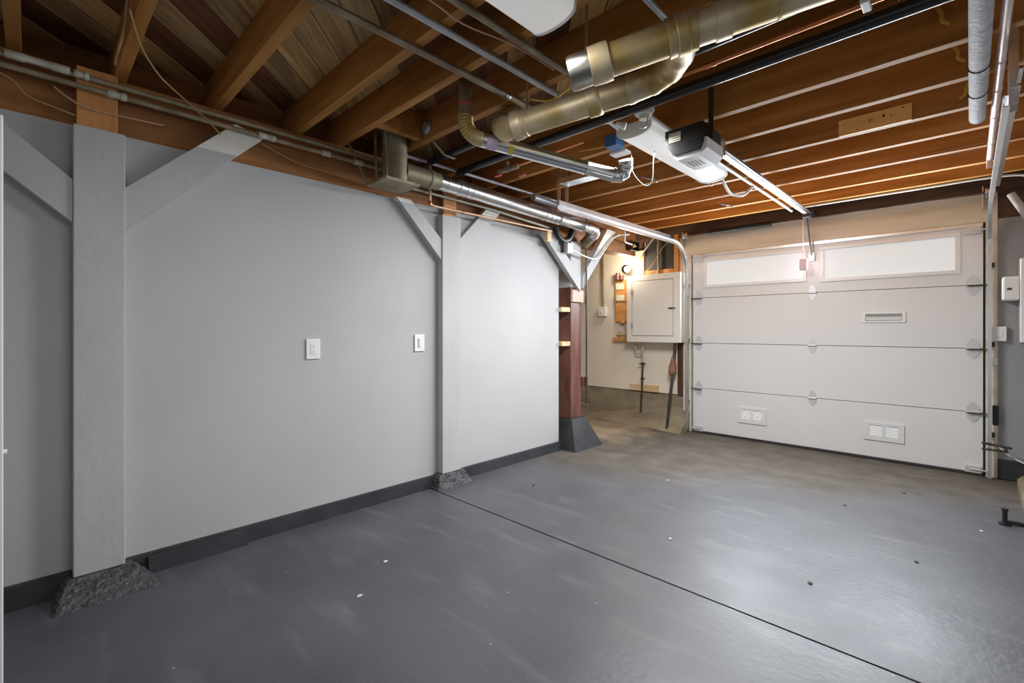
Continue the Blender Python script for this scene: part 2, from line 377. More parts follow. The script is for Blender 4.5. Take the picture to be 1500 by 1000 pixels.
# ------------------------------------------------------------------ posts, footings and braces
def plinth(base, z1, top, label, seed, m='plinth', amp=0.006, z0=0.0):
    mb = MB(); mb.frustum(base, z0, top, z1)
    bmesh.ops.subdivide_edges(mb.bm, edges=mb.bm.edges[:], cuts=14, use_grid_fill=True)
    rnd = random.Random(seed)
    for v in mb.bm.verts:
        if v.co.z > z0 + 0.004 and v.co.z < z1 - 0.004:
            v.co += V((rnd.uniform(-1, 1), rnd.uniform(-1, 1), rnd.uniform(-0.6, 0.6))) * amp
    return obj('concrete_footing', mb, m, label=label, cat='footing', group='concrete post footings')
plinth((-3.02, 0.06, -2.775, 0.43), 0.085, (-3.02, 0.115, -2.915, 0.34), 'rough dark concrete footing under the nearest grey post', 1)
plinth((-3.02, 2.145, -2.868, 2.49), 0.098, (-3.02, 2.20, -2.92, 2.44), 'small rough concrete footing under the middle grey post', 2, amp=0.005)
plinth((-3.30, 3.77, -2.80, 4.255), 0.30, (-3.20, 3.875, -2.925, 4.105), 'tall smooth dark concrete footing under the red-brown post', 3, 'curb', 0.0004)

def post(y0, y1, x0, x1, z0, z1, label, stub):
    t = thing('support_post', ((x0 + x1) / 2, (y0 + y1) / 2, z0), label, 'post', 'timber support posts')
    obj('shaft', MB().box((x0, y0, z0), (x1, y1, z1), 0.004), 'grey_post', t)
    ya, yb, zt = stub
    obj('post_top', MB().box((x0 + 0.03, ya, z1), (x1 - 0.022, yb, zt), 0.003), 'stub', t, label='bare orange timber top')
    return t
post(0.133, 0.318, WX + 0.001, -2.93, 0.086, 2.165, 'nearest grey painted post, wide, at the left of the photo', (0.145, 0.292, 2.445))
post(2.231, 2.412, WX + 0.001, -2.93, 0.099, 2.118, 'middle grey painted post beside the wall switch', (2.255, 2.385, 2.36))
t = thing('support_post', (-3.04, 3.99, 0.30), 'dark red-brown bare post at the end of the grey wall', 'post', 'timber support posts')
obj('shaft', MB().box((-3.13, 3.90, 0.301), (-2.955, 4.08, 1.66), 0.005), 'redpost', t)
obj('post_top', MB().box((-3.13, 3.90, 1.661), (-2.955, 4.08, 2.14), 0.004), 'grey_post', t, label='grey painted upper length')
obj('wood_block', MB().box((-2.954, 3.895, 1.51), (-2.925, 4.085, 1.635), 0.003), mat('pinkish wood', (0.52, 0.34, 0.26), 0.6, 0, (0.64, 0.45, 0.36), (3, 14, 14)), label='pinkish wood block on the front of the red-brown post', cat='block')
obj('wood_block', MB().box((-3.09, 3.76, 1.405), (-2.962, 3.899, 1.452), 0.002), 'lumber', label='upper pale wood spacer beside the red-brown post', cat='block', group='pale wood spacers')
obj('wood_block', MB().box((-3.09, 3.76, 1.055), (-2.962, 3.899, 1.100), 0.002), 'lumber', label='lower pale wood spacer beside the red-brown post', cat='block', group='pale wood spacers')

def clip(poly, zc, above):
    out = []; n = len(poly)
    for i in range(n):
        a, b = poly[i], poly[(i + 1) % n]; ia = (a[1] >= zc) == above; ib = (b[1] >= zc) == above
        if ia: out.append(a)
        if ia != ib:
            s = (zc - a[1]) / (b[1] - a[1]); out.append((a[0] + s * (b[0] - a[0]), zc))
    return out
def brace(poly, label, zc=None, x0=WX + 0.001, x1=-2.942):
    cy = sum(p[0] for p in poly) / len(poly)
    if zc is None:
        return obj('diagonal_brace', MB().prism(poly, 'x', x0, x1), 'grey_post', label=label, cat='brace', group='diagonal post braces')
    t = thing('diagonal_brace', ((x0 + x1) / 2, cy, min(p[1] for p in poly)), label, 'brace', 'diagonal post braces')
    obj('brace_board', MB().prism(clip(poly, zc, False), 'x', x0, x1), 'grey_post', t)
    obj('brace_end', MB().prism(clip(poly, zc, True), 'x', x0, x1), 'cream_end', t, label='paler unpainted brace end')
    return t
brace([(-0.35, 2.337), (0.132, 1.91), (0.132, 1.713), (-0.35, 2.13)], 'grey brace left of the nearest post, running behind the white door edge')
brace([(0.319, 1.911), (0.798, 2.372), (0.945, 2.332), (0.319, 1.718)], 'grey brace rising right from the nearest post, with cream end', 2.195)
brace([(1.83, 2.176), (1.95, 2.176), (2.230, 1.925), (2.230, 1.765)], 'grey brace left of the middle post, below the metal canister', 2.15)
brace([(2.413, 1.95), (2.72, 2.262), (2.89, 2.262), (2.413, 1.79)], 'grey brace rising right from the middle post', 2.195)
brace([(3.40, 2.141), (3.54, 2.141), (4.00, 1.79), (4.00, 1.62)], 'grey brace sloping down to the front of the red-brown post from the left', None, -2.953, -2.905)
brace([(4.081, 1.79), (4.55, 2.36), (4.72, 2.35), (4.081, 1.66)], 'pale-ended brace rising from the red-brown post to the girder', 2.12, WX + 0.001, -2.93)

# ------------------------------------------------------------------ garage door
dr = thing('door_1', (-1.148, YD, 0), 'white sectional garage door with two frosted windows', 'garage door', None, 'structure')
ZS = [0.022, 0.528, 1.063, 1.598, 2.112]; DX0, DX1 = -2.376, 0.080
W1, W2 = (-2.232, -1.205, 1.726, 2.040), (-1.068, -0.066, 1.712, 2.040)
for i in range(4):
    z0, z1 = ZS[i] + 0.0025, ZS[i + 1] - 0.0025; mb = MB()
    if i < 3:
        mb.box((DX0, YD, z0), (DX1, YD + 0.045, z1), 0.003)
    else:
        ws = [W1, W2]
        for a, b, za, zb in [(DX0, W1[0], z0, z1), (W1[1], W2[0], z0, z1), (W2[1], DX1, z0, z1), (W1[0], W1[1], z0, W1[2]), (W1[0], W1[1], W1[3], z1), (W2[0], W2[1], z0, W2[2]), (W2[0], W2[1], W2[3], z1)]:
            mb.box((a, YD, za), (b, YD + 0.045, zb))
    obj('door_section', mb, 'door', dr)
obj('top_rail', MB().box((DX0, YD - 0.012, 2.085), (DX1, YD - 0.0005, 2.114), 0.002), 'track', dr, label='bright metal strip along the door top')
for a, b, za, zb in (W1, W2):
    f = MB()
    for q in [((a - 0.012, za - 0.012), (b + 0.012, za + 0.022)), ((a - 0.012, zb - 0.022), (b + 0.012, zb + 0.012)), ((a - 0.012, za + 0.0225), (a + 0.024, zb - 0.0225)), ((b - 0.024, za + 0.0225), (b + 0.012, zb - 0.0225))]:
        f.box((q[0][0], YD - 0.012, q[0][1]), (q[1][0], YD - 0.0008, q[1][1]), 0.003)
    wfm = obj('window_frame', f, 'white', dr)
    obj('window_pane', MB().box((a + 0.003, YD + 0.008, za + 0.003), (b - 0.003, YD + 0.016, zb - 0.003)), 'pane', wfm, label='frosted daylit pane')
def hinge(x, z, w, h):
    mb = MB()
    for s in (1, -1):
        pl = [(-w, 0.006 * s), (-w, h * 0.45 * s), (-w * 0.55, h * 0.8 * s), (0, h * s), (w * 0.55, h * 0.8 * s), (w, h * 0.45 * s), (w, 0.006 * s)]
        mb.prism([(x + p, z + q) for p, q in pl], 'y', YD - 0.005, YD - 0.0006)
    mb.cyl((x - w * 1.15, YD - 0.012, z), (x + w * 1.15, YD - 0.012, z), 0.009, seg=10)
    return obj('hinge', mb, 'hinge_steel', dr)
for z in ZS[1:4]:
    hinge(-1.144, z, 0.032, 0.080)
    for x, s in ((-2.305, -1), (0.020, 1)):
        h = hinge(x, z, 0.040, 0.088)
        obj('roller_stem', MB().cyl((x - s * 0.035, YD - 0.028, z - 0.006), (x + s * 0.085, YD - 0.028, z - 0.006), 0.006, seg=8), 'dark_metal', h)
for x, s in ((-2.305, -1), (0.020, 1)):
    for z in (2.055, 0.05):
        mb = MB().box((x - 0.05, YD - 0.018, z - 0.03), (x + 0.05, YD - 0.0008, z + 0.03), 0.003).cyl((x - s * 0.02, YD - 0.026, z), (x + s * 0.085, YD - 0.026, z), 0.006, seg=8)
        obj('corner_bracket', mb, 'hinge_steel', dr)
ms = MB(); xa, xb, za, zb = -0.735, -0.414, 1.288, 1.384
for q in [(xa, za, xa + 0.026, zb), (xb - 0.026, za, xb, zb), (xa + 0.026, za, xb - 0.026, za + 0.016), (xa + 0.026, zb - 0.016, xb - 0.026, zb)]:
    ms.box((q[0], YD - 0.012, q[1]), (q[2], YD - 0.0006, q[3]), 0.002)
sl = obj('mail_slot', ms, 'white', dr)
obj('flap', MB().beam((xa + 0.03, YD - 0.006, 1.326), (xb - 0.03, YD - 0.006, 1.326), 0.006, 0.030, (0, -0.25, 1)), 'white', sl)
obj('slot_recess', MB().box((xa + 0.027, YD - 0.003, za + 0.017), (xb - 0.027, YD - 0.0004, zb - 0.017)), mat('grey recess', (0.30, 0.30, 0.29), 0.6), sl)
for xa, xb, za, zb in ((-1.871, -1.569, 0.186, 0.362), (-0.724, -0.424, 0.184, 0.355)):
    f = MB(); q0 = 0.045; xm = (xa + xb) / 2
    for q in [(xa, za, xa + q0, zb), (xb - q0, za, xb, zb), (xa + q0, za, xb - q0, za + 0.036), (xa + q0, zb - 0.030, xb - q0, zb), (xm - 0.011, za + 0.036, xm + 0.011, zb - 0.030)]:
        f.box((q[0], YD - 0.013, q[1]), (q[2], YD - 0.0006, q[3]), 0.002)
    vg = obj('vent_grille', f, 'door', dr)
    for a, b in ((xa + q0, xm - 0.011), (xm + 0.011, xb - q0)):
        obj('daylight_gap', MB().box((a, YD - 0.0035, za + 0.036), (b, YD - 0.0006, zb - 0.030)), 'louvre', vg, label='daylight between the louvres')
        s = MB(); n = 7
        for k in range(n):
            zz = za + 0.042 + (zb - za - 0.076) * k / (n - 1)
            s.box((a, YD - 0.010, zz - 0.0035), (b, YD - 0.004, zz + 0.0035))
        obj('louvres', s, 'louvre_grey', vg)
obj('leak_backing', MB().box((DX0 - 0.03, YD + 0.0455, 0.001), (DX1 + 0.03, YD + 0.075, 2.118)), 'backing', dr)  # backing added behind the sections to stop outside light leaking through the joints
obj('bottom_seal', MB().box((DX0, YD - 0.012, 0.001), (DX1, YD + 0.04, 0.0235), 0.004), 'rubber', dr)

# tracks
def channel(mb, pts, side, w=0.052, d=0.022):
    # C profile swept along a path in the YZ plane; side = +1/-1 direction the lips face in x
    t = 0.004
    prof = [(0, -w / 2), (0, w / 2), (d, w / 2), (d, w / 2 - 0.012), (d - t, w / 2 - 0.012), (d - t, w / 2 - t), (t, w / 2 - t), (t, -w / 2 + t), (d - t, -w / 2 + t), (d - t, -w / 2 + 0.012), (d, -w / 2 + 0.012), (d, -w / 2)]
    pts = [V(p) for p in pts]; R = []
    for i, p in enumerate(pts):
        tg = (pts[min(i + 1, len(pts) - 1)] - pts[max(i - 1, 0)]).normalized()
        nrm = V((0, -tg.z, tg.y))
        R.append([mb.bm.verts.new(p + V((side * a, 0, 0)) + nrm * b) for a, b in prof])
    n = len(prof); fs = []
    for i in range(len(R) - 1):
        for k in range(n): fs.append(mb.bm.faces.new((R[i][k], R[i][(k + 1) % n], R[i + 1][(k + 1) % n], R[i + 1][k])))
    fs += [mb.bm.faces.new(R[0]), mb.bm.faces.new(R[-1][::-1])]
    bmesh.ops.recalc_face_normals(mb.bm, faces=fs); return mb
def track(x, side, y0, label, z=2.228, yv=5.465):
    t = thing('door_track', (x, yv, 0), label, 'track', 'garage door tracks')
    r = 0.33; pts = [(x, y0, z), (x, yv - r, z)]
    for k in range(1, 9):
        a = k / 9 * math.pi / 2; pts.append((x, yv - r + r * math.sin(a), z - r + r * math.cos(a)))
    pts += [(x, yv, z - r), (x, yv, 0.012)]
    obj('rail', channel(MB(), pts, side), 'track', t)
    mb = MB().box((min(x, x - side * 0.004), y0 + 0.02, z + 0.012), (max(x, x - side * 0.004), yv - r - 0.08, z + 0.060)).box((min(x, x - side * 0.034), y0 + 0.02, z + 0.060), (max(x, x - side * 0.034), yv - r - 0.08, z + 0.064))
    obj('stiffener_angle', mb, 'track', t)
    hg = MB()
    for yy, xx in ((y0 + 0.03, x - side * 0.012), (y0 + 0.14, x - side * 0.014)):
        hg.box((xx - 0.016, yy - 0.002, z - 0.01), (xx + 0.016, yy + 0.002, ZT - 0.01))
    obj('hanger_strap', hg, 'track', t)
    for zz in (0.36, 1.10, 1.75):
        br = MB().box((x - 0.02, yv + 0.027, zz - 0.02), (x + 0.02, YD - 0.03 if x > 0 else YD - 0.03, zz + 0.02), 0.002)
        obj('track_bracket', br, 'dark_metal', t)
    return t
track(-2.425, 1, 3.02, 'left garage door track with curved corner beside the white cabinet')
track(0.128, -1, 3.02, 'right garage door track coming towards the viewer at the photo\'s right', z=2.235)
obj('perforated_angle', MB().box((0.160, 2.80, 2.30), (0.163, 2.86, ZT - 0.006)).box((0.160, 2.856, 2.30), (0.20, 2.86, ZT - 0.006)).box((0.147, 2.86, 2.30), (0.160, 3.02, 2.304)), 'galv', label='upright slotted steel angle at the head of the right track', cat='bracket')

# torsion spring and shaft over the header
ts = thing('torsion_spring', (-1.9, YD - 0.07, 2.37), 'dark coiled torsion spring on a shaft above the garage door', 'spring')
obj('shaft', MB().cyl((-2.46, YD - 0.075, 2.345), (0.16, YD - 0.075, 2.345), 0.012, seg=10), 'dark_metal', ts)
pr = []; 
for k in range(60): pr += [(0.011 * k, 0.025), (0.011 * k + 0.0055, 0.030)]
obj('coil', MB().lathe((-2.17, YD - 0.075, 2.345), (-1.4, YD - 0.075, 2.345), pr, 12), 'black', ts)
for x in (-2.43, 0.12):
    obj('cable_drum', MB().lathe((x - 0.03, YD - 0.075, 2.345), (x + 0.1, YD - 0.075, 2.345), [(0, 0.045), (0.012, 0.045), (0.014, 0.034), (0.05, 0.034), (0.052, 0.045), (0.06, 0.045)], 16), 'galv', ts)
    obj('bearing_plate', MB().box((x - 0.045, YD - 0.075, 2.22), (x - 0.040, YD + 0.004, 2.40)), 'galv', ts)

# opener
op = thing('garage_door_opener', (-1.16, 2.80, 2.2), 'black and white garage door opener motor hanging from the joists', 'opener')
hs = MB(); 
hs.prism([(-1.290, 2.39), (-1.290, 2.32), (-1.24, 2.237), (-1.085, 2.237), (-1.065, 2.28), (-1.065, 2.39)], 'y', 2.62, 2.88)
obj('housing', hs, 'black', op)
obj('front_label', MB().box((-1.265, 2.617, 2.315), (-1.195, 2.6195, 2.368)), 'label', op)
ln = MB()
for k in range(4): ln.box((-1.262, 2.6155, 2.322 + k * 0.0125), (-1.198, 2.6168, 2.325 + k * 0.0125))
obj('label_print', ln, 'black', op)
sm = MB()
for k in range(3): sm.box((-1.185, 2.6172, 2.30 + k * 0.024), (-1.085, 2.6195, 2.303 + k * 0.024))
obj('front_ribs', sm, mat('dull black', (0.04, 0.038, 0.034), 0.6), op)
le = MB(); le.prism([(-1.242, 2.236), (-1.22, 2.207), (-1.09, 2.207), (-1.048, 2.24), (-1.048, 2.300), (-1.064, 2.300), (-1.064, 2.279), (-1.084, 2.236)], 'y', 2.63, 2.87)
lo_ = obj('light_lens', le, 'white', op)
sv = MB()
for k in range(4): sv.box((-1.19 + k * 0.02, 2.70, 2.2055), (-1.184 + k * 0.02, 2.80, 2.2068))
obj('lens_slots', sv, 'dark_metal', lo_)
obj('rear_chassis', MB().box((-1.27, 2.881, 2.29), (-1.08, 3.0, 2.40), 0.005), 'galv', op)
rl = MB().box((-1.168, 2.95, 2.392), (-1.132, 5.50, 2.398)).box((-1.152, 2.95, 2.36), (-1.148, 5.50, 2.392)).box((-1.168, 2.95, 2.355), (-1.132, 5.50, 2.36))
obj('rail', rl, 'track', op)
obj('drive_chain', MB().tube([(-1.178, 2.98, 2.378), (-1.178, 5.46, 2.378)], 0.005, 6).tube([(-1.122, 2.98, 2.378), (-1.122, 5.46, 2.378)], 0.005, 6), 'dark_metal', op)
obj('header_bracket', MB().box((-1.185, 5.49, 2.362), (-1.115, YD + 0.004, 2.43), 0.004), 'dark_metal', op)
obj('trolley', MB().box((-1.18, 5.30, 2.325), (-1.12, 5.42, 2.354), 0.004), 'dark_metal', op)
obj('door_arm', MB().tube([(-1.15, 5.36, 2.335), (-1.147, 5.45, 2.12), (-1.146, 5.535, 1.95)], 0.011, 8), 'dark_metal', op)
obj('arm_bracket', MB().box((-1.17, YD - 0.03, 1.92), (-1.12, YD - 0.0006, 2.0), 0.003), 'galv', op)
st = MB().box((-1.064, 2.690, 2.30), (-1.036, 2.693, ZT - 0.004))
obj('hanging_bracket', st, 'dark_metal', op)
rc = thing('release_cord', (-1.19, 5.38, 1.8), 'pale red emergency release handle hanging on a cord before the door', 'cord')
obj('cord', MB().tube([(-1.185, 5.36, 2.33), (-1.188, 5.36, 2.05), (-1.188, 5.36, 1.92)], 0.004, 6), 'palered', rc)
obj('handle', MB().box((-1.225, 5.345, 1.81), (-1.150, 5.375, 1.925), 0.012), 'palered', rc)

# ------------------------------------------------------------------ light fixtures
def wrap_light(x0, x1, y0, y1, z0, z1, label):
    t = thing('ceiling_light', ((x0 + x1) / 2, (y0 + y1) / 2, z0), label, 'light', 'wraparound ceiling lights')
    w = x1 - x0; h = z1 - z0; prof = []
    for k in range(13):
        a = math.pi * k / 12; prof.append(((x0 + x1) / 2 - math.cos(a) * w / 2, z1 - 0.012 - (abs(math.sin(a)) ** 0.55) * (h - 0.012)))
    obj('diffuser', MB().prism(prof, 'y', y0 + 0.012, y1 - 0.012), 'lens', t)
    obj('housing', MB().box((x0 - 0.002, y0 + 0.012, z1 - 0.0118), (x1 + 0.002, y1 - 0.012, z1), 0.002), 'white', t)
    sh = [((p - (x0 + x1) / 2) * 1.03 + (x0 + x1) / 2, (q - z1) * 1.05 + z1) for p, q in prof]
    sh = [(sh[0][0], z1)] + sh + [(sh[-1][0], z1)]
    for a, b in ((y0, y0 + 0.0115), (y1 - 0.0115, y1)):
        obj('end_cap', MB().prism(sh, 'y', a, b), 'cream_end' if a == y0 else 'white', t)
    return t
wrap_light(-1.54, -1.315, 2.49, 3.69, 2.365, ZJ - 0.002, 'long white ceiling light beside the garage door opener')
wrap_light(-1.20, -1.00, 0.15, 1.35, 2.33, 2.395, 'white ceiling light cut by the photo\'s top edge')
def lamp(name, loc, sx, sy, power, col):
    l = bpy.data.lights.new(name, 'AREA'); l.shape = 'RECTANGLE'; l.size = sx; l.size_y = sy; l.energy = power; l.color = col
    o = bpy.data.objects.new(name, l); C.objects.link(o); o.location = loc; return o
FIX_FAR, FIX_NEAR, WIN = 86, 18, 46
lamp('fluorescent_light', (-1.427, 3.09, 2.352), 0.2, 1.15, FIX_FAR, (0.985, 0.995, 1.0))
lamp('fluorescent_light', (-1.10, 0.75, 2.318), 0.18, 1.15, FIX_NEAR, (1.0, 0.99, 0.97))
for a, b_, za, zb in (W1, W2):                   # daylight through the two frosted door windows
    o = lamp('window_daylight', ((a + b_) / 2, YD - 0.02, (za + zb) / 2), b_ - a - 0.06, zb - za - 0.06, WIN, (0.88, 0.94, 1.0))
    o.rotation_euler = (math.radians(-90), 0, 0)
# ------------------------------------------------------------------ ducts and pipes
def straight(mb, p0, p1, r, beads=(), ends=True, seg=24):
    p0 = V(p0); p1 = V(p1); L_ = (p1 - p0).length; prof = [(0, r)]
    for t, w, k in sorted(beads):
        prof += [(t - w / 2, r), (t - w / 2 + 0.003, r + k), (t + w / 2 - 0.003, r + k), (t + w / 2, r)]
    prof.append((L_, r)); return mb.lathe(p0, p1, prof, seg)
# big tarnished vent: upper run
DU0, DU1 = V((-1.117, 1.461, 2.211)), V((-0.30, 1.900, 2.403))
ud = (DU1 - DU0).normalized()
vd = thing('vent_duct', DU0, 'thick tarnished brown-gold vent duct overhead at the top of the photo', 'duct')
R0 = 0.060
straight_p = MB(); straight(straight_p, DU0 + ud * 0.10, DU1, R0, [(0.46, 0.055, 0.006), (0.64, 0.012, 0.004)])
obj('duct_run', straight_p, 'brass', vd)
obj('end_cap', MB().lathe(DU0, DU1, [(0, 0.050), (0.004, 0.062), (0.02, 0.066), (0.10, 0.064), (0.101, 0.05)], 24), mat('shiny cap', (0.50, 0.46, 0.38), 0.3, 1.0, (0.66, 0.64, 0.60), (6, 6, 6)), vd, label='shinier capped end')
obj('collar', MB().lathe(DU0 + ud * 0.085, DU1, [(0, 0.060), (0.002, 0.070), (0.05, 0.072), (0.075, 0.070), (0.078, 0.060)], 24), 'brass', vd)
obj('collar', MB().lathe(DU0 + ud * 0.37, DU1, [(0, 0.060), (0.002, 0.069), (0.03, 0.066), (0.034, 0.071), (0.07, 0.071), (0.074, 0.066), (0.10, 0.069), (0.103, 0.06)], 24), 'brass', vd)
# lower run with elbows
DL0, DL1 = V((-1.594, 1.658, 2.218)), V((-1.10, 1.870, 2.296)); ld = (DL1 - DL0).normalized()
vl = thing('vent_duct', DL0, 'shorter tarnished elbow duct joining under the thick brown-gold one', 'duct')
r1 = 0.060
obj('duct_run', straight(MB(), DL0, DL1, r1, [(0.05, 0.02, 0.004)]), 'brass', vl)
def elbow(p, d0, ctrl, d1p, r, seg=24, rib=0.004, n=25):
    p = V(p); ctrl = V(ctrl); q = V(d1p); pts = []; rad = []
    for k in range(n):
        t = k / (n - 1); pts.append((1 - t) ** 2 * p + 2 * t * (1 - t) * ctrl + t * t * q)
        rad.append(r + (rib if k % 6 in (0, 1) else 0))
    return pts, rad
obj('collar', MB().lathe(DL0 - ld * 0.01, DL1, [(0, r1), (0.002, 0.070), (0.03, 0.070), (0.05, 0.065), (0.055, r1)], 24), 'brass', vl)
obj('collar', MB().lathe(DL0 + ld * 0.36, DL1, [(0, r1), (0.002, 0.069), (0.045, 0.070), (0.06, 0.066), (0.064, r1)], 24), 'brass', vl)
pts, rad = elbow(DL1, None, DL1 + ld * 0.24, DU0 + ud * 0.40 + V((0, 0.04, 0.02)), r1)
obj('elbow', MB().rings(pts, rad, 24), 'brass', vl)
pts, rad = elbow(DL0, None, DL0 - ld * 0.13, (-1.86, 1.905, 2.44), r1 - 0.004)
pts = list(pts) + [V((-1.86, 1.905, 2.62))]; rad = list(rad) + [r1 - 0.004]
obj('elbow', MB().rings(pts, rad, 24), 'brass', vl)
# thin galvanised flue
F0, F1 = V((-1.83, 1.64, 2.215)), V((-1.488, 2.36, 2.122)); fdv = (F1 - F0).normalized()
fv = thing('flue_pipe', F0, 'thin galvanised flue with bronze gooseneck, crossing below the joists', 'duct')
obj('flue_run', straight(MB(), F0, F1, 0.038, [(0.62, 0.01, 0.003)]), 'galv', fv)
obj('seam', MB().tube([F0 + fdv * 0.02 + V((0.028, 0.0, -0.027)), F1 + V((0.028, 0, -0.027))], 0.003, 5), 'track', fv)
pts, rad = elbow(F0 + fdv * 0.01, None, F0 - fdv * 0.09, V((-1.87, 1.57, 2.33)), 0.037, rib=0)
rad = [0.037 + (0.004 if k % 2 else 0) for k in range(len(rad))]
obj('gooseneck', MB().rings(pts, rad, 20), 'brass', fv, label='bronze corrugated bend')
obj('riser', MB().cyl((-1.87, 1.57, 2.33), (-1.87, 1.566, 2.63), 0.034, seg=20), 'pipe_old', fv)
obj('red_tape', MB().cyl((-1.87, 1.57, 2.375), (-1.87, 1.57, 2.39), 0.0355, seg=20), 'red', fv)
pts, rad = elbow(F1, None, F1 + fdv * 0.10, F1 + fdv * 0.06 + V((0.035, -0.01, 0.09)), 0.040, rib=0.004)
obj('end_elbow', MB().rings(pts, rad, 20), 'galv', fv)
def patch(p, n_dir, r, a0, a1, t0, t1):
    p = V(p); d = V(n_dir).normalized(); u = d.cross(V((0, 0, 1))).normalized(); w = u.cross(d); mb = MB(); k = 8; A = []; B = []
    for i in range(k + 1):
        a = a0 + (a1 - a0) * i / k; e = (u * math.cos(a) + w * math.sin(a)) * r
        A.append(mb.bm.verts.new(p + d * t0 + e)); B.append(mb.bm.verts.new(p + d * t1 + e))
    for i in range(k): mb.bm.faces.new((A[i], A[i + 1], B[i + 1], B[i]))
    return mb
obj('sticker', patch(F0, fdv, 0.0388, -1.9, 0.1, 0.03, 0.085), 'sticker', fv, label='lilac sticker')
obj('sticker', patch(F0, fdv, 0.0388, -1.6, -0.2, 0.15, 0.18), 'ysticker', fv, label='yellow sticker')
# wall duct with dull canister
wd = thing('wall_duct', (-2.75, 1.70, 2.2), 'silver duct running along the grey wall from a dull metal canister', 'duct')
obj('canister', MB().lathe((-2.75, 1.695, 2.205), (-2.75, 1.695, 2.6), [(0, 0.082), (0.16, 0.082), (0.162, 0.086), (0.19, 0.086), (0.192, 0.082), (0.30, 0.084), (0.38, 0.084)], 28), 'can', wd, label='dull tarnished canister')
obj('tee_branch', MB().lathe((-2.75, 1.76, 2.29), (-2.75, 2.08, 2.29), [(0, 0.064), (0.20, 0.064), (0.202, 0.069), (0.225, 0.069), (0.23, 0.062), (0.29, 0.062)], 24), 'can', wd, label='dull tarnished branch')
straight_w = MB(); straight(straight_w, (-2.75, 2.03, 2.292), (-2.75, 3.95, 2.25), 0.056, [(0.03, 0.03, 0.004), (0.09, 0.02, 0.004), (0.21, 0.03, 0.005), (0.27, 0.02, 0.004), (0.33, 0.02, 0.004), (1.20, 0.02, 0.004), (1.27, 0.02, 0.004), (1.34, 0.02, 0.004), (1.41, 0.02, 0.003), (1.78, 0.02, 0.003)])
obj('duct_run', straight_w, 'galv', wd)
pts, rad = elbow((-2.75, 3.95, 2.25), None, (-2.75, 4.12, 2.245), (-2.86, 4.10, 2.19), 0.056, rib=0.004)
obj('elbow', MB().rings(pts, rad, 24), 'galv', wd)
obj('return_leg', MB().cyl((-2.83, 4.10, 2.205), (-2.935, 4.10, 2.13), 0.054, seg=20), 'can', wd)
obj('base_plate', MB().box((-2.90, 1.57, 2.183), (-2.65, 1.83, 2.204), 0.004), 'pipe_dusty', wd, label='taped square plate below the canister')
obj('hanger_strap', MB().beam((-2.80, 1.59, 2.20), (-2.80, 1.575, 2.62), 0.022, 0.003, (0, 1, 0)).beam((-2.90, 1.58, 2.20), (-2.93, 1.46, 2.449), 0.022, 0.003, (0, 1, 0)).beam((-2.69, 1.60, 2.2), (-2.66, 1.56, 2.62), 0.022, 0.003, (0, 1, 0)), 'can', wd)
obj('second_duct', straight(MB(), (-2.72, 3.05, 2.375), (-2.72, 3.85, 2.353), 0.032, [(0.6, 0.02, 0.003)]), 'pipe_grey', label='dusty grey duct lying above the silver wall duct', cat='duct')

def run(name, pts, r, m, label, cat='pipe', group=None, seg=10, smooth=0, fit=None, fm='fitting', fr=None):
    pts = [V(p) for p in pts]
    if not fit: return obj(name, MB().tube(pts, r, seg, smooth), m, label=label, cat=cat, group=group)
    t = thing(name, pts[0], label, cat, group)
    obj('pipe_run', MB().tube(pts, r, seg, smooth), m, t)
    for (c, d, l) in fit:
        c = V(c); d = V(d).normalized(); k = fr or r * 1.5
        obj('coupling', MB().lathe(c - d * l / 2, c + d, [(0, k * 0.9), (0.004, k), (l * 0.3, k), (l * 0.32, k * 0.9), (l * 0.68, k * 0.9), (l * 0.7, k), (l - 0.004, k), (l, k * 0.9)], 12), fm, t)
    return t
Yd = (0, 1, 0)
run('water_pipe', [(-2.912, -2.4, 2.387), (-2.912, 1.72, 2.379)], 0.0125, 'pipe_dusty', 'upper dusty pipe along the girder, with short pale coupling at its left', fit=[((-2.912, 0.02, 2.388), Yd, 0.20), ((-2.912, 0.16, 2.387), Yd, 0.05)])
run('water_pipe', [(-2.912, -2.4, 2.343), (-2.912, 1.92, 2.330)], 0.0125, 'pipe_dusty', 'lower dusty pipe along the girder, with square tee above the nearest post', fit=[((-2.912, 0.285, 2.338), Yd, 0.07), ((-2.912, 0.95, 2.336), Yd, 0.09), ((-2.912, 1.30, 2.334), Yd, 0.05), ((-2.912, 1.52, 2.332), Yd, 0.06)])
run('conduit', [(-2.912, 1.93, 2.252), (-2.912, 2.75, 2.245), (-2.912, 3.62, 2.20)], 0.0105, 'fitting', 'pale thin conduit below the silver wall duct', seg=8)
run('copper_pipe', [(-2.885, 2.08, 2.46), (-2.885, 2.08, 2.165), (-2.885, 2.11, 2.150), (-2.885, 3.50, 2.172)], 0.0095, 'copper_old', 'copper pipe dropping then running along the top of the middle bay', fit=[((-2.885, 2.08, 2.165), (0, 0, 1), 0.03), ((-2.885, 2.40, 2.155), Yd, 0.03)], fm='copper')
obj('wood_block', MB().box((-2.904, 3.42, 2.06), (-2.865, 3.48, 2.160), 0.003), 'lumber', label='little wood cleat under the end of the copper pipe', cat='block')
tr = thing('drain_trap', (-2.87, 3.66, 2.0), 'black curved drain trap at the top of the post brace', 'trap')
obj('bend', MB().tube([(-2.875, 3.55, 2.22), (-2.875, 3.58, 2.14), (-2.875, 3.68, 2.10), (-2.875, 3.78, 2.15), (-2.875, 3.82, 2.25)], 0.030, 14, 6), 'black', tr)
obj('tailpipe', MB().cyl((-2.875, 3.68, 2.10), (-2.875, 3.68, 1.985), 0.024, seg=14), 'black', tr)
obj('junction_box', MB().box((-2.904, 3.715, 1.985), (-2.85, 3.80, 2.085), 0.004), 'white', label='small white junction box next to the black drain trap', cat='electrical box')

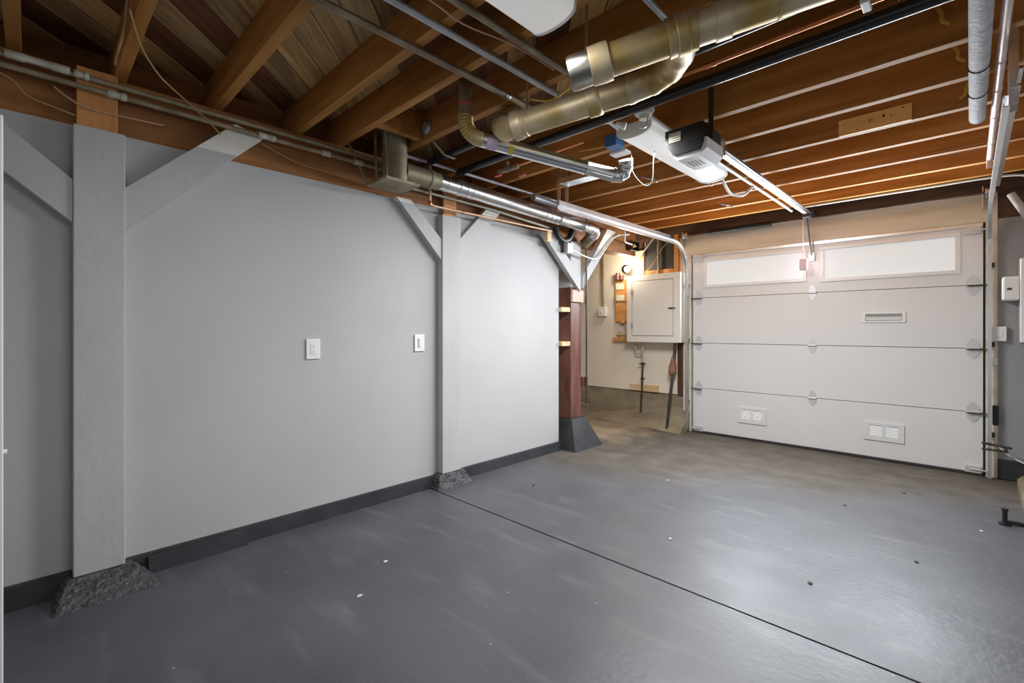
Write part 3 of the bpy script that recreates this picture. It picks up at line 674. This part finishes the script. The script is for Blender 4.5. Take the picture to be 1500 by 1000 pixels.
# long conduits crossing the joists towards the garage door
run('iron_pipe', [(-1.715, -1.5, 2.433), (-1.715, 1.93, 2.433)], 0.016, 'pipe_old', 'rusty brown pipe, leftmost of the three crossing under the joists', seg=12, fit=[((-1.715, 1.72, 2.433), Yd, 0.03)], fm='galv', fr=0.019)
run('conduit', [(-1.525, -1.5, 2.435), (-1.525, 2.10, 2.435)], 0.0145, 'pipe_grey', 'bluish grey conduit, middle of the three crossing under the joists', seg=12)
run('iron_pipe', [(-1.36, -1.5, 2.435), (-1.36, 1.76, 2.435)], 0.0145, 'pipe_old', 'dark pipe left of the cut-off ceiling light, ending at the capped duct', seg=12)
run('electrical_wire', [(-1.46, 0.6, 2.442), (-1.43, 1.0, 2.440), (-1.44, 1.2, 2.435), (-1.40, 1.45, 2.442), (-1.385, 1.70, 2.43)], 0.0035, 'pinkwire', 'thin pinkish wire sagging between the ceiling conduits', 'wire', seg=6, smooth=6)
run('conduit', [(-2.79, 1.80, 2.425), (-2.77, 3.60, 2.425)], 0.0125, 'pipe_grey', 'grey conduit above the silver wall duct, running to the left track', seg=10)
run('conduit', [(-1.30, 2.36, 2.432), (-1.30, 5.42, 2.432)], 0.0115, 'white', 'white conduit running beside the opener rail', seg=10)
run('conduit', [(-1.50, 2.25, 2.435), (-1.52, 2.48, 2.435)], 0.0105, 'white', 'short white conduit meeting the blue box', seg=10)
run('drain_pipe', [(-0.015, 2.272, 2.412), (-2.80, 2.272, 2.418)], 0.027, 'blackpipe', 'thick black pipe running across under the joists', seg=16)
run('drain_pipe', [(-0.02, 1.995, 2.426), (-2.85, 2.00, 2.424)], 0.023, 'blackpipe', 'thinner black pipe right behind the big tarnished duct', seg=14)
run('copper_pipe', [(-0.02, 2.123, 2.408), (-1.45, 2.123, 2.412)], 0.012, 'copper', 'bright copper pipe between the two black pipes', seg=12, fit=[((-0.83, 2.123, 2.409), (1, 0, 0), 0.05)], fm='copper', fr=0.0145)
for x, lb in ((-0.27, 'left one of two white clamps on the copper pipe'), (-0.17, 'right one of two white clamps on the copper pipe')):
    obj('pipe_clamp', MB().box((x - 0.014, 2.085, 2.393), (x + 0.014, 2.160, 2.4495), 0.004), 'white', label=lb, cat='clamp', group='white pipe clamps')
obj('cone_plug', MB().lathe((-1.40, 2.26, 2.36), (-1.33, 2.30, 2.33), [(0, 0.012), (0.03, 0.017), (0.05, 0.022), (0.055, 0.02)], 14), 'white', label='small white cone cap below the tarnished elbow', cat='plug')
run('conduit', [(-0.85, 0.6, 2.435), (-0.85, 1.775, 2.435)], 0.012, 'pipe_grey', 'pale grey conduit behind the thick duct at the photo\'s top edge', seg=10)
run('insulated_pipe', [(0.030, -0.8, 2.395), (0.030, 3.64, 2.388)], 0.034, 'wrap', 'grey-white wrapped pipe with open end at upper right', seg=20, fit=[((0.030, 2.92, 2.39), Yd, 0.010), ((0.030, 3.24, 2.39), Yd, 0.010)], fm='rubber', fr=0.0385)
run('copper_pipe', [(0.100, -0.8, 2.424), (0.100, 4.70, 2.424), (0.100, 4.72, 2.36)], 0.0165, 'pink', 'pale pinkish copper pipe beside the wrapped pipe', seg=14, fit=[((0.100, y, 2.424), Yd, 0.02) for y in (3.02, 3.37, 3.78, 4.30)], fm='pink', fr=0.019)
run('conduit', [(-1.20, 5.36, 2.44), (-0.3, 5.37, 2.442), (0.10, 5.38, 2.444), (0.32, 5.40, 2.42), (0.55, 5.45, 2.30)], 0.010, 'whitewire', 'whitish cable along the last joist above the garage door', 'cable', seg=8, smooth=5)
run('wrapped_stub', [(0.235, 5.44, 2.30), (0.33, 5.40, 2.08), (0.36, 5.39, 1.98)], 0.026, 'wrap', 'short wrapped pipe slanting down beside the right track', seg=14, smooth=4)
sh = MB().box((-2.38, 2.99, 2.40), (-2.02, 3.10, 2.448), 0.004)
obj('sheet_duct', sh, 'galv', label='flat shiny sheet metal duct between the flue and the left track', cat='duct')

# perforated hanging straps on the tarnished ducts
for p, lb in (((-1.06, 1.495, 2.275), 'perforated hanging strap on the capped end of the thick duct'), ((-1.54, 1.68, 2.29), 'perforated hanging strap on the lower tarnished duct'), ((-0.66, 1.72, 2.38), 'perforated hanging strap on the middle of the thick duct')):
    obj('pipe_strap', MB().beam(p, (p[0] + 0.004, p[1] + 0.004, ZT - 0.004), 0.022, 0.0025, (0.5, 0.8, 0)), 'can', label=lb, cat='strap', group='perforated pipe straps')
vc = obj('vent_cover', MB().lathe((-2.50, 1.781, 2.522), (-2.50, 1.70, 2.522), [(0, 0.042), (0.006, 0.044), (0.012, 0.036), (0.022, 0.030), (0.024, 0.0)], 20), 'pipe_grey', label='round grey disc on the joist beside the canister', cat='cover')
obj('strap_bar', MB().beam((-2.505, 1.834, 2.449), (-2.52, 1.93, 2.393), 0.018, 0.004).beam((-2.52, 1.93, 2.393), (-2.53, 2.03, 2.393), 0.018, 0.004), 'can', label='thin grey strap under the left ends of the black pipes', cat='strap')
vv = thing('valve_cluster', (-2.42, 2.45, 2.36), 'brown valve fitting with red handles behind the flue', 'valve')
obj('valve_body', MB().cyl((-2.50, 2.42, 2.39), (-2.33, 2.45, 2.40), 0.018, seg=10).ball((-2.42, 2.43, 2.40), 0.028).cyl((-2.42, 2.43, 2.40), (-2.42, 2.43, 2.449), 0.012, seg=8), 'pipe_old', vv)
obj('valve_handle', MB().box((-2.53, 2.40, 2.355), (-2.47, 2.425, 2.37), 0.004), 'red', vv, label='red handle')
obj('valve_handle', MB().box((-2.40, 2.52, 2.355), (-2.34, 2.545, 2.37), 0.004), 'red', vv, label='red handle')
run('copper_pipe', [(-2.32, 2.45, 2.405), (-1.75, 2.45, 2.415)], 0.009, 'copper', 'short copper pipe leaving the brown valve fitting', seg=8)

# ceiling boxes
bx_ = thing('outlet_box', (-1.56, 2.60, 2.36), 'blue electrical box with white cover under the joists', 'electrical box')
obj('box_body', MB().box((-1.66, 2.54, 2.375), (-1.575, 2.64, 2.449), 0.004), 'blue', bx_)
obj('cover', MB().box((-1.70, 2.66, 2.37), (-1.58, 2.74, 2.385), 0.003), 'white', bx_)
lh = thing('lamp_holder', (-1.29, 2.368, 2.36), 'round white lamp holder in front of the long ceiling light', 'lamp holder')
obj('holder_base', MB().lathe((-1.29, 2.368, 2.449), (-1.29, 2.368, 2.30), [(0, 0.055), (0.02, 0.058), (0.04, 0.045), (0.042, 0.03), (0.065, 0.027), (0.066, 0.02)], 20), 'cream_end', lh)
obj('pull_chain', MB().tube([(-1.27, 2.362, 2.40), (-1.26, 2.352, 2.35), (-1.28, 2.362, 2.335), (-1.315, 2.368, 2.345)], 0.003, 6, 5), 'galv', lh)
run('power_cord', [(-1.56, 2.70, 2.37), (-1.565, 2.72, 2.25), (-1.53, 2.80, 2.17), (-1.48, 2.82, 2.18), (-1.46, 2.80, 2.30), (-1.44, 2.78, 2.362)], 0.0035, 'rubber', 'black power cord looping below the blue box', 'cord', seg=6, smooth=6)
run('white_hose', [(-1.36, 3.66, 2.40), (-1.37, 3.78, 2.36), (-1.38, 3.95, 2.32), (-1.33, 4.06, 2.32), (-1.30, 4.15, 2.38), (-1.30, 4.22, 2.418)], 0.012, 'whitewire', 'white flexible cable looping from the far end of the long ceiling light', 'cable', seg=8, smooth=6)

# pine board on a joist
pb = thing('pine_board', (-0.42, 3.59, 2.447), 'short knotty pine board screwed to a joist at upper right', 'board')
obj('board', MB().box((-0.597, 3.582, 2.447), (-0.241, 3.6015, 2.546), 0.002), 'board', pb)
obj('hook', MB().cyl((-0.435, 3.582, 2.50), (-0.435, 3.562, 2.50), 0.008, seg=8).cyl((-0.435, 3.564, 2.50), (-0.435, 3.560, 2.475), 0.005, seg=6), 'galv', pb)
for x, z, r in ((-0.37, 2.508, 0.008), (-0.565, 2.512, 0.004), (-0.28, 2.53, 0.005), (-0.335, 2.50, 0.004), (-0.50, 2.465, 0.004)):
    obj('knot', MB().cyl((x, 3.5825, z), (x, 3.5812, z), r, seg=10), 'dark_wood', pb, label='dark knot')

# wires overhead
run('electrical_wire', [(-2.22, 0.25, 2.50), (-2.50, 0.27, 2.48), (-2.60, 0.26, 2.42), (-2.75, 0.265, 2.44), (-2.80, 0.268, 2.435)], 0.005, 'tanwire', 'short tan wire end dangling at upper left', 'wire', seg=6, smooth=6)
run('electrical_wire', [(-2.30, 0.262, 2.447), (-2.55, 0.33, 2.437), (-2.75, 0.42, 2.43), (-2.87, 0.50, 2.43), (-2.89, 0.60, 2.37), (-2.885, 0.66, 2.32), (-2.885, 0.71, 2.27)], 0.004, 'tanwire', 'long tan wire hanging diagonally over the nearest brace', 'wire', seg=6, smooth=6)
run('electrical_wire', [(-2.94, -0.2, 2.33), (-2.94, -0.07, 2.30), (-2.94, -0.01, 2.24), (-2.94, 0.07, 2.22), (-2.94, 0.14, 2.205)], 0.0035, 'tanwire', 'drooping tan wire on the girder at the left edge', 'wire', seg=6, smooth=6)
run('electrical_wire', [(-2.935, 0.07, 2.31), (-2.935, 0.11, 2.28), (-2.935, 0.17, 2.252), (-2.935, 0.26, 2.250), (-2.935, 0.47, 2.26)], 0.0035, 'pinkwire', 'pale wire across the bare top of the nearest post', 'wire', seg=6, smooth=6)
run('electrical_wire', [(-2.97, 0.95, 2.31), (-2.97, 1.15, 2.25), (-2.97, 1.4, 2.235), (-2.97, 1.6, 2.22), (-2.97, 1.82, 2.24)], 0.0035, 'tanwire', 'thin wire sagging on the girder before the canister', 'wire', seg=6, smooth=6)
run('yellow_cable', [(-1.66, 1.84, 2.437), (-1.56, 1.88, 2.41), (-1.45, 1.86, 2.41), (-1.33, 1.845, 2.43), (-1.15, 1.848, 2.47), (-0.95, 1.85, 2.55)], 0.006, 'yellow', 'yellow cable curving behind the capped duct end', 'cable', seg=8, smooth=6)
run('yellow_cable', [(-0.87, 1.60, 2.48), (-0.78, 1.62, 2.53), (-0.68, 1.64, 2.53), (-0.6, 1.65, 2.50)], 0.006, 'yellow', 'short yellow cable arching over the thick duct', 'cable', seg=8, smooth=6)
run('yellow_cable', [(-2.0, 2.745, 2.50), (-1.8, 2.70, 2.46), (-1.62, 2.66, 2.45), (-1.50, 2.60, 2.47)], 0.005, 'yellow', 'yellow cable reaching the blue box', 'cable', seg=8, smooth=6)
for (x, y, z0), lb in (((-0.10, 2.745, 2.62), 'short yellow cable loop nearest the black pipe at upper right'), ((-0.055, 3.165, 2.615), 'short yellow cable loop on the second bare joist at upper right'), ((0.0, 3.596, 2.59), 'short yellow cable loop beside the wrapped pipe')):
    s = -1 if y > 3.4 else 1
    run('yellow_cable', [(x, y, z0), (x + 0.014 * s, y - 0.012, z0 - 0.04), (x + 0.016 * s, y - 0.016, z0 - 0.075), (x + 0.04 * s, y - 0.012, z0 - 0.095)], 0.008, 'yellow', lb, 'cable', 'yellow cable loops', seg=8, smooth=5)
for y, sag, lb in ((4.30, 0.0, 'upper thin wire strung between the far joists'), (4.36, 0.02, 'lower thin wire strung between the far joists')):
    run('electrical_wire', [(-2.3, y, 2.44), (-1.6, y + 0.02, 2.437 - sag * 0.4), (-0.9, y + 0.05, 2.435 - sag * 0.3), (0.2, y + 0.03, 2.437 - sag)], 0.0025, 'pinkwire', lb, 'wire', 'thin wires on the far joists', seg=5, smooth=5)
for x, y, lb in ((-1.90, 3.63, 'left pipe hook on the joists above the left track'), (-1.62, 4.05, 'right pipe hook on the joists above the left track'), (-1.75, 4.90, 'farthest pipe hook on the joists, before the torsion spring')):
    obj('pipe_hook', MB().tube([(x - 0.07, y - 0.055, 2.50), (x, y - 0.058, 2.47), (x + 0.05, y - 0.06, 2.455), (x + 0.07, y - 0.058, 2.43)], 0.007, 7, 4), 'pipe_grey', label=lb, cat='hook', group='pipe hooks')

# ------------------------------------------------------------------ alcove: cabinet and services
cb = thing('utility_cabinet', (-2.82, 5.5, 1.067), 'white metal utility cabinet with closed door left of the garage door', 'cabinet')
cx0, cx1, cz0, cz1, cy0 = -3.18, -2.465, 1.067, 1.912, 5.40
obj('body', MB().box((cx0, cy0 + 0.004, cz0), (cx1, YB - 0.002, cz1), 0.005), 'cabinet', cb)
f = MB()
for q in [(cx0, cz0, cx0 + 0.07, cz1), (cx1 - 0.085, cz0, cx1, cz1), (cx0 + 0.07, cz0, cx1 - 0.085, cz0 + 0.075), (cx0 + 0.07, cz1 - 0.07, cx1 - 0.085, cz1)]:
    f.box((q[0], cy0 - 0.010, q[1]), (q[2], cy0 + 0.0035, q[3]))
obj('face_frame', f, 'cabinet', cb)
obj('door_gap', MB().box((cx0 + 0.071, cy0 - 0.001, cz0 + 0.076), (cx1 - 0.086, cy0 + 0.0036, cz1 - 0.071)), 'cab_in', cb)
cd = obj('door', MB().box((cx0 + 0.077, cy0 - 0.010, cz0 + 0.082), (cx1 - 0.092, cy0 - 0.0012, cz1 - 0.077), 0.002), 'cabinet', cb)
for z in (cz0 + 0.21, cz1 - 0.21):
    obj('hinge', MB().box((cx0 + 0.060, cy0 - 0.016, z - 0.035), (cx0 + 0.092, cy0 - 0.0105, z + 0.035), 0.002).cyl((cx0 + 0.075, cy0 - 0.017, z - 0.04), (cx0 + 0.075, cy0 - 0.017, z + 0.04), 0.005, seg=8), 'galv', cb)
obj('latch', MB().box((cx1 - 0.15, cy0 - 0.018, 1.475), (cx1 - 0.06, cy0 - 0.0105, 1.490), 0.002).ball((cx1 - 0.10, cy0 - 0.024, 1.482), 0.012), 'dark_metal', cb, label='dark latch')
mbd = thing('meter_board', (-3.37, 5.56, 1.34), 'orange wood board with two cream labels left of the cabinet', 'board')
obj('board', MB().box((-3.455, 5.555, 1.36), (-3.19, YB - 0.001, 1.89), 0.004), 'orange', mbd)
obj('middle_strip', MB().box((-3.453, 5.545, 1.60), (-3.19, 5.5545, 1.73), 0.003), 'orange', mbd)
obj('label_card', MB().box((-3.445, 5.550, 1.765), (-3.32, 5.5535, 1.845)), 'label', mbd)
obj('label_card', MB().box((-3.43, 5.541, 1.615), (-3.31, 5.5445, 1.69)), 'label', mbd)
obj('lower_trim', MB().box((-3.44, 5.54, 1.33), (-3.20, YB - 0.001, 1.358), 0.006).ball((-3.33, 5.54, 1.318), 0.028, (1.4, 1, 0.7)), 'orange', mbd)
vb = thing('valve_shelf', (-3.36, 5.56, 1.06), 'small wood block with brass valve below the labelled board', 'valve')
obj('wood_block', MB().box((-3.48, 5.53, 1.065), (-3.19, YB - 0.001, 1.125), 0.003), 'orange', vb)
obj('valve', MB().cyl((-3.41, 5.52, 1.15), (-3.22, 5.52, 1.14), 0.012, seg=10).ball((-3.37, 5.52, 1.15), 0.022).cyl((-3.37, 5.52, 1.15), (-3.37, 5.52, 1.19), 0.006, seg=8).box((-3.40, 5.512, 1.185), (-3.34, 5.528, 1.195), 0.002), 'brassv', vb)
bl = thing('light_bulb', (-3.21, 5.46, 2.0), 'lit bare bulb above the left edge of the cabinet', 'light bulb')
obj('bulb', MB().ball((-3.20, 5.43, 2.01), 0.038, (1, 1.05, 1.1)), 'bulb', bl)
obj('socket', MB().cyl((-3.235, 5.47, 2.02), (-3.30, 5.56, 2.035), 0.03, seg=14).cyl((-3.30, 5.56, 2.035), (-3.305, YB - 0.003, 2.037), 0.055, seg=16), 'black', bl)
pl = bpy.data.lights.new('bulb_light', 'POINT'); pl.energy = 13; pl.color = (1.0, 0.86, 0.66); pl.shadow_soft_size = 0.05
po = bpy.data.objects.new('bulb_light', pl); C.objects.link(po); po.location = (-3.17, 5.33, 2.03)
obj('vacuum_breaker', MB().cyl((-3.40, 5.53, 1.895), (-3.40, 5.53, 1.99), 0.030, seg=12).cyl((-3.34, 5.53, 1.895), (-3.34, 5.53, 1.95), 0.026, seg=12), mat('maroon metal', (0.22, 0.10, 0.08), 0.5, 0.4), label='pair of small maroon cylinders on top of the labelled board', cat='fitting')
lc = thing('light_switch', (-3.67, 5.59, 1.41), 'white switch box on the cream wall at the foot of a conduit', 'switch')
obj('switch_box', MB().box((-3.728, 5.545, 1.41), (-3.612, YB - 0.001, 1.54), 0.004), 'white', lc)
obj('toggle', MB().box((-3.68, 5.535, 1.455), (-3.66, 5.5445, 1.495), 0.002), 'white', lc)
run('conduit', [(-3.66, 5.575, 1.541), (-3.66, 5.575, 2.5)], 0.013, 'pipe_dusty', 'upright conduit on the cream wall above the switch box', seg=10)
gp = thing('gas_riser', (-3.06, 5.52, 0), 'thin jointed pipe dropping from the cabinet to the sloped footing', 'pipe')
obj('lower_pipe', MB().tube([(-3.075, 5.545, 0.02), (-3.04, 5.53, 0.50), (-3.03, 5.53, 0.80)], 0.012, 10), 'dark_metal', gp)
obj('upper_pipe', MB().tube([(-3.03, 5.53, 0.80), (-3.03, 5.53, 1.06)], 0.012, 10).tube([(-3.03, 5.53, 0.90), (-3.13, 5.53, 0.91), (-3.13, 5.53, 1.06)], 0.012, 10).ball((-3.13, 5.53, 1.0), 0.028, (1, 1, 1.4)).cyl((-3.03, 5.53, 0.96), (-3.03, 5.53, 1.04), 0.020, seg=10), 'fitting', gp)
obj('valve', MB().ball((-3.03, 5.53, 0.78), 0.024).box((-3.075, 5.515, 0.775), (-2.985, 5.53, 0.79), 0.002).cyl((-3.035, 5.53, 0.575), (-3.035, 5.53, 0.60), 0.024, seg=10), 'dark_metal', gp)
vp = thing('service_pipe', (-2.61, 5.40, 0), 'dark pipe with brown hood leaning from the cabinet to the floor', 'pipe')
obj('pipe_run', MB().tube([(-2.62, 5.36, 0.005), (-2.60, 5.42, 0.45), (-2.585, 5.48, 0.80), (-2.58, 5.50, 1.06)], 0.017, 12), 'dark_metal', vp)
obj('hood', MB().lathe((-2.605, 5.47, 0.66), (-2.59, 5.50, 1.0), [(0, 0.02), (0.03, 0.045), (0.10, 0.05), (0.18, 0.03), (0.25, 0.018)], 14), mat('rusty brown', (0.22, 0.10, 0.05), 0.7, 0, (0.34, 0.18, 0.10), (12, 12, 12), 0.4), vp, label='rusty brown hood')
obj('wall_stud', MB().box((-2.575, 5.555, 0.415), (-2.505, YB - 0.001, 1.062), 0.003), 'dark_wood', label='dark red-brown stud below the right side of the cabinet', cat='stud')
obj('wood_board', MB().box((-3.225, 5.55, 0.425), (-2.84, YB - 0.002, 0.505), 0.003), 'lumber', label='pale wood board on the cream wall behind the thin jointed pipe', cat='board')
rd = thing('gas_pipe', (-2.915, 4.12, 0.42), 'slim dark upright pipe beside the red-brown post', 'pipe')
obj('pipe_run', MB().tube([(-2.915, 4.12, 0.43), (-2.915, 4.12, 2.40)], 0.009, 8), 'dark_metal', rd)
obj('coupling', MB().cyl((-2.915, 4.12, 0.62), (-2.915, 4.12, 0.72), 0.015, seg=10), 'dark_metal', rd)
obj('coupling', MB().cyl((-2.915, 4.12, 1.49), (-2.915, 4.12, 1.56), 0.016, seg=10), 'dark_metal', rd)
obj('foot_pin', MB().cyl((-2.98, 4.13, 0.43), (-2.88, 4.11, 0.43), 0.006, seg=8), 'pipe_dusty', rd)
obj('side_block', MB().box((-2.99, 4.084, 0.62), (-2.932, 4.125, 0.72), 0.003), 'redpost', rd)
obj('wall_stud', MB().box((-2.62, 5.555, 1.915), (-2.56, YB - 0.001, 2.40), 0.003), 'stub', label='reddish stud above the right side of the cabinet', cat='stud')
obj('wall_stud', MB().box((-3.09, 5.555, 1.915), (-3.03, YB - 0.001, 2.18), 0.003), 'lumber', label='pale stud above the middle of the cabinet', cat='stud')
obj('wood_block', MB().box((-3.36, 5.53, 2.17), (-3.02, YB - 0.001, 2.25), 0.003), 'lumber', label='pale horizontal block above the lit bulb', cat='block')
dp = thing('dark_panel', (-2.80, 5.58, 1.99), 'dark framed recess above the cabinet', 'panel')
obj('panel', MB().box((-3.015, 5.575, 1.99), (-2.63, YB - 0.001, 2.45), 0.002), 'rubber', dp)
obj('frame', MB().box((-3.015, 5.56, 1.916), (-2.63, YB - 0.001, 1.985), 0.003), 'stub', dp)
run('conduit', [(-2.82, 5.54, 1.914), (-2.82, 5.54, 2.44)], 0.013, 'pipe_dusty', 'upright conduit in front of the dark recess above the cabinet', seg=10)
run('conduit', [(-3.20, 5.50, 2.04), (-2.95, 5.42, 2.22), (-2.78, 5.36, 2.36), (-2.70, 5.33, 2.42)], 0.010, 'pipe_grey', 'slanting grey conduit from the bulb up to the left track', seg=8)
run('electrical_wire', [(-3.12, 5.52, 1.914), (-2.98, 5.50, 1.96), (-2.86, 5.49, 2.06), (-2.78, 5.50, 2.20), (-2.68, 5.50, 2.30)], 0.005, 'tanwire', 'loose tan wire curling over the cabinet top', 'wire', seg=6, smooth=6)
jb = thing('junction_box', (-2.97, 5.17, 2.20), 'open metal junction box on the end of the girder', 'electrical box')
q = MB()
for lo, hi in (((-2.996, 5.08, 2.19), (-2.93, 5.085, 2.30)), ((-2.999, 5.255, 2.19), (-2.93, 5.26, 2.30)), ((-2.996, 5.085, 2.19), (-2.93, 5.255, 2.195)), ((-2.996, 5.085, 2.295), (-2.93, 5.255, 2.30)), ((-2.996, 5.085, 2.195), (-2.993, 5.255, 2.295))): q.box(lo, hi)
obj('box_body', q, 'dark_metal', jb)
obj('wires', MB().ball((-2.955, 5.15, 2.24), 0.022).ball((-2.95, 5.19, 2.25), 0.020).ball((-2.955, 5.17, 2.265), 0.018), 'brassv', jb)
run('white_hose', [(-2.85, 4.78, 2.36), (-2.86, 4.80, 2.29), (-2.90, 4.88, 2.255), (-2.92, 5.07, 2.25)], 0.010, 'whitewire', 'white cable curving into the open junction box', 'cable', seg=8, smooth=5)
run('white_hose', [(-2.86, 3.805, 2.02), (-2.87, 4.0, 1.99), (-2.88, 4.2, 1.98), (-2.90, 4.36, 2.03), (-2.91, 4.55, 2.20), (-2.90, 4.70, 2.30), (-2.86, 4.90, 2.34)], 0.009, 'whitewire', 'white cable following the pale-ended brace up to the girder', 'cable', seg=8, smooth=6)

# ------------------------------------------------------------------ things on the grey walls
def plate(yc, zc, label, kind):
    t = thing('wall_outlet' if kind == 'outlet' else 'dimmer_switch', (WX, yc, zc - 0.065), label, 'outlet' if kind == 'outlet' else 'switch')
    obj('cover_plate', MB().box((WX + 0.0005, yc - 0.044, zc - 0.064), (WX + 0.010, yc + 0.044, zc + 0.064), 0.003), 'white', t)
    if kind == 'outlet':
        obj('receptacle', MB().box((WX + 0.010, yc - 0.017, zc - 0.034), (WX + 0.0125, yc + 0.017, zc + 0.034), 0.001), 'white', t)
        s = MB()
        for z in (zc + 0.017, zc - 0.017):
            for y in (-0.006, 0.006): s.box((WX + 0.0126, yc + y - 0.0012, z - 0.004), (WX + 0.0131, yc + y + 0.0012, z + 0.005))
            s.box((WX + 0.0126, yc - 0.002, z - 0.011), (WX + 0.0131, yc + 0.002, z - 0.007))
        obj('socket_slots', s, mat('slot grey', (0.25, 0.25, 0.25), 0.5), t)
    else:
        obj('paddle', MB().box((WX + 0.010, yc - 0.004, zc - 0.034), (WX + 0.014, yc + 0.024, zc + 0.034), 0.001), 'white', t)
        obj('slider', MB().box((WX + 0.010, yc - 0.016, zc - 0.036), (WX + 0.0125, yc - 0.011, zc + 0.036)), mat('slider grey', (0.35, 0.35, 0.36), 0.5), t)
plate(1.254, 1.098, 'white wall outlet on the wide bay of the grey wall', 'outlet')
plate(2.060, 1.121, 'white dimmer switch just left of the middle post', 'switch')
# right end of the front wall
sb = thing('light_switch', (0.174, YD, 1.12), 'square white switch on the right door jamb', 'switch')
obj('switch_box', MB().box((0.128, YD - 0.045, 1.128), (0.214, YD - 0.001, 1.248), 0.004), 'white', sb)
obj('paddle', MB().box((0.152, YD - 0.050, 1.16), (0.190, YD - 0.0455, 1.216), 0.002), 'white', sb)
ob = thing('sensor_box', (0.24, 5.47, 1.45), 'white plastic box with small dark badge on the grey front wall', 'box')
obj('case', MB().box((0.185, 5.40, 1.453), (0.282, YD + 0.009, 1.642), 0.014), 'white', ob)
obj('badge', MB().box((0.212, 5.3975, 1.535), (0.238, 5.3995, 1.552)), 'dark_metal', ob)
obj('wall_panel', MB().box((0.2825, 5.38, 1.12), (0.50, YD + 0.009, 1.78), 0.006), 'white', label='white upright panel cut by the photo\'s right edge', cat='panel')
run('electrical_wire', [(0.14, 5.50, 0.29), (0.18, 5.49, 0.26), (0.24, 5.48, 0.20), (0.34, 5.46, 0.155)], 0.006, 'whitewire', 'pale cable slanting down from the right track to the wall base', 'cable', seg=6, smooth=5)
obj('safety_sensor', MB().box((0.134, 5.495, 0.44), (0.170, YD - 0.002, 0.60), 0.004), 'black', label='black box on the right jamb low beside the track', cat='sensor')
obj('door_lock_bar', MB().cyl((0.07, 5.42, 0.30), (0.24, 5.42, 0.28), 0.010, seg=8).cyl((0.07, 5.42, 0.25), (0.22, 5.42, 0.25), 0.008, seg=8).box((0.20, 5.408, 0.24), (0.216, 5.432, 0.29)), 'dark_metal', label='dark double latch bar across the right track near the floor', cat='latch')
obj('jamb_clip', MB().box((0.125, YD - 0.02, 0.93), (0.165, YD - 0.001, 0.985), 0.003), 'white', label='small white clip on the right jamb below the switch', cat='clip')
fb = thing('floor_bolt', (0.158, 4.263, 0), 'black upright bolt with bar lying on the floor at the right edge', 'bolt')
obj('pin', MB().lathe((0.158, 4.263, 0), (0.158, 4.263, 0.2), [(0, 0.03), (0.012, 0.03), (0.014, 0.012), (0.085, 0.012), (0.087, 0.016), (0.10, 0.016)], 12), 'black', fb)
obj('bar', MB().tube([(0.158, 4.26, 0.02), (0.25, 4.30, 0.012), (0.40, 4.33, 0.012)], 0.012, 8), 'black', fb)
kc = MB(); kc.prism([(0.262, 4.55), (0.262, 5.30), (0.30, 5.46), (0.8, 5.46), (0.8, 4.55)], 'z', 0.0, 0.07)
obj('concrete_curb', kc, 'conc', label='low tan concrete curb at the right edge beside the black wall base', cat='curb')

# crumbs on the floor
chips = [(-1.25, 2.60, 0, 'pale chip on the floor right of the joint line'), (-2.45, 2.75, 1, 'small dark scrap near the red-brown post'), (-0.62, 3.95, 1, 'dark crumb in front of the right door vent'), (-0.35, 4.55, 1, 'dark crumb close to the right door vent'), (-0.20, 3.25, 1, 'dark crumb in the middle right of the floor'), (-0.55, 2.62, 1, 'dark crumb beside the bright floor patch'), (0.05, 4.02, 0, 'pale chip left of the black floor bolt'), (-2.0, 1.05, 0, 'pale chip on the near left floor'), (-2.2, 1.30, 0, 'pale chip near the wall under the outlet'), (-1.75, 3.6, 0, 'pale chip in the middle of the far floor')]
for x, y, d, lb in chips:
    mb = MB(); n = 6; a0 = random.random() * 6
    P = [(x + math.cos(a0 + 2 * math.pi * k / n) * random.uniform(0.006, 0.013), y + math.sin(a0 + 2 * math.pi * k / n) * random.uniform(0.006, 0.018)) for k in range(n)]
    mb.prism(P, 'z', 0.0005, 0.005)
    obj('floor_chip', mb, 'leafm' if d else 'debris', label=lb, cat='chip', group='chips on the floor')

# ------------------------------------------------------------------ camera, daylight, view
cam = bpy.data.cameras.new('camera'); co = bpy.data.objects.new('camera', cam); C.objects.link(co)
co.location = (0, 0, 1.22); co.rotation_euler = (math.radians(90), 0, math.radians(44.3))
cam.sensor_width = 36; cam.lens = 36 * 687 / 1500; cam.shift_y = -17 / 1500; cam.clip_start = 0.02
bpy.context.scene.camera = co
w = bpy.data.worlds.new('daylight'); bpy.context.scene.world = w; w.use_nodes = True
bg = w.node_tree.nodes['Background']; bg.inputs[0].default_value = (0.90, 0.95, 1.0, 1); bg.inputs[1].default_value = 0.45
vs = bpy.context.scene.view_settings
vs.view_transform = 'Standard'; vs.look = 'None'; vs.exposure = 0.0; vs.gamma = 1.0; vs.use_curve_mapping = False
sc = bpy.context.scene
sc.cycles.max_bounces = 8; sc.cycles.diffuse_bounces = 5; sc.cycles.sample_clamp_indirect = 8
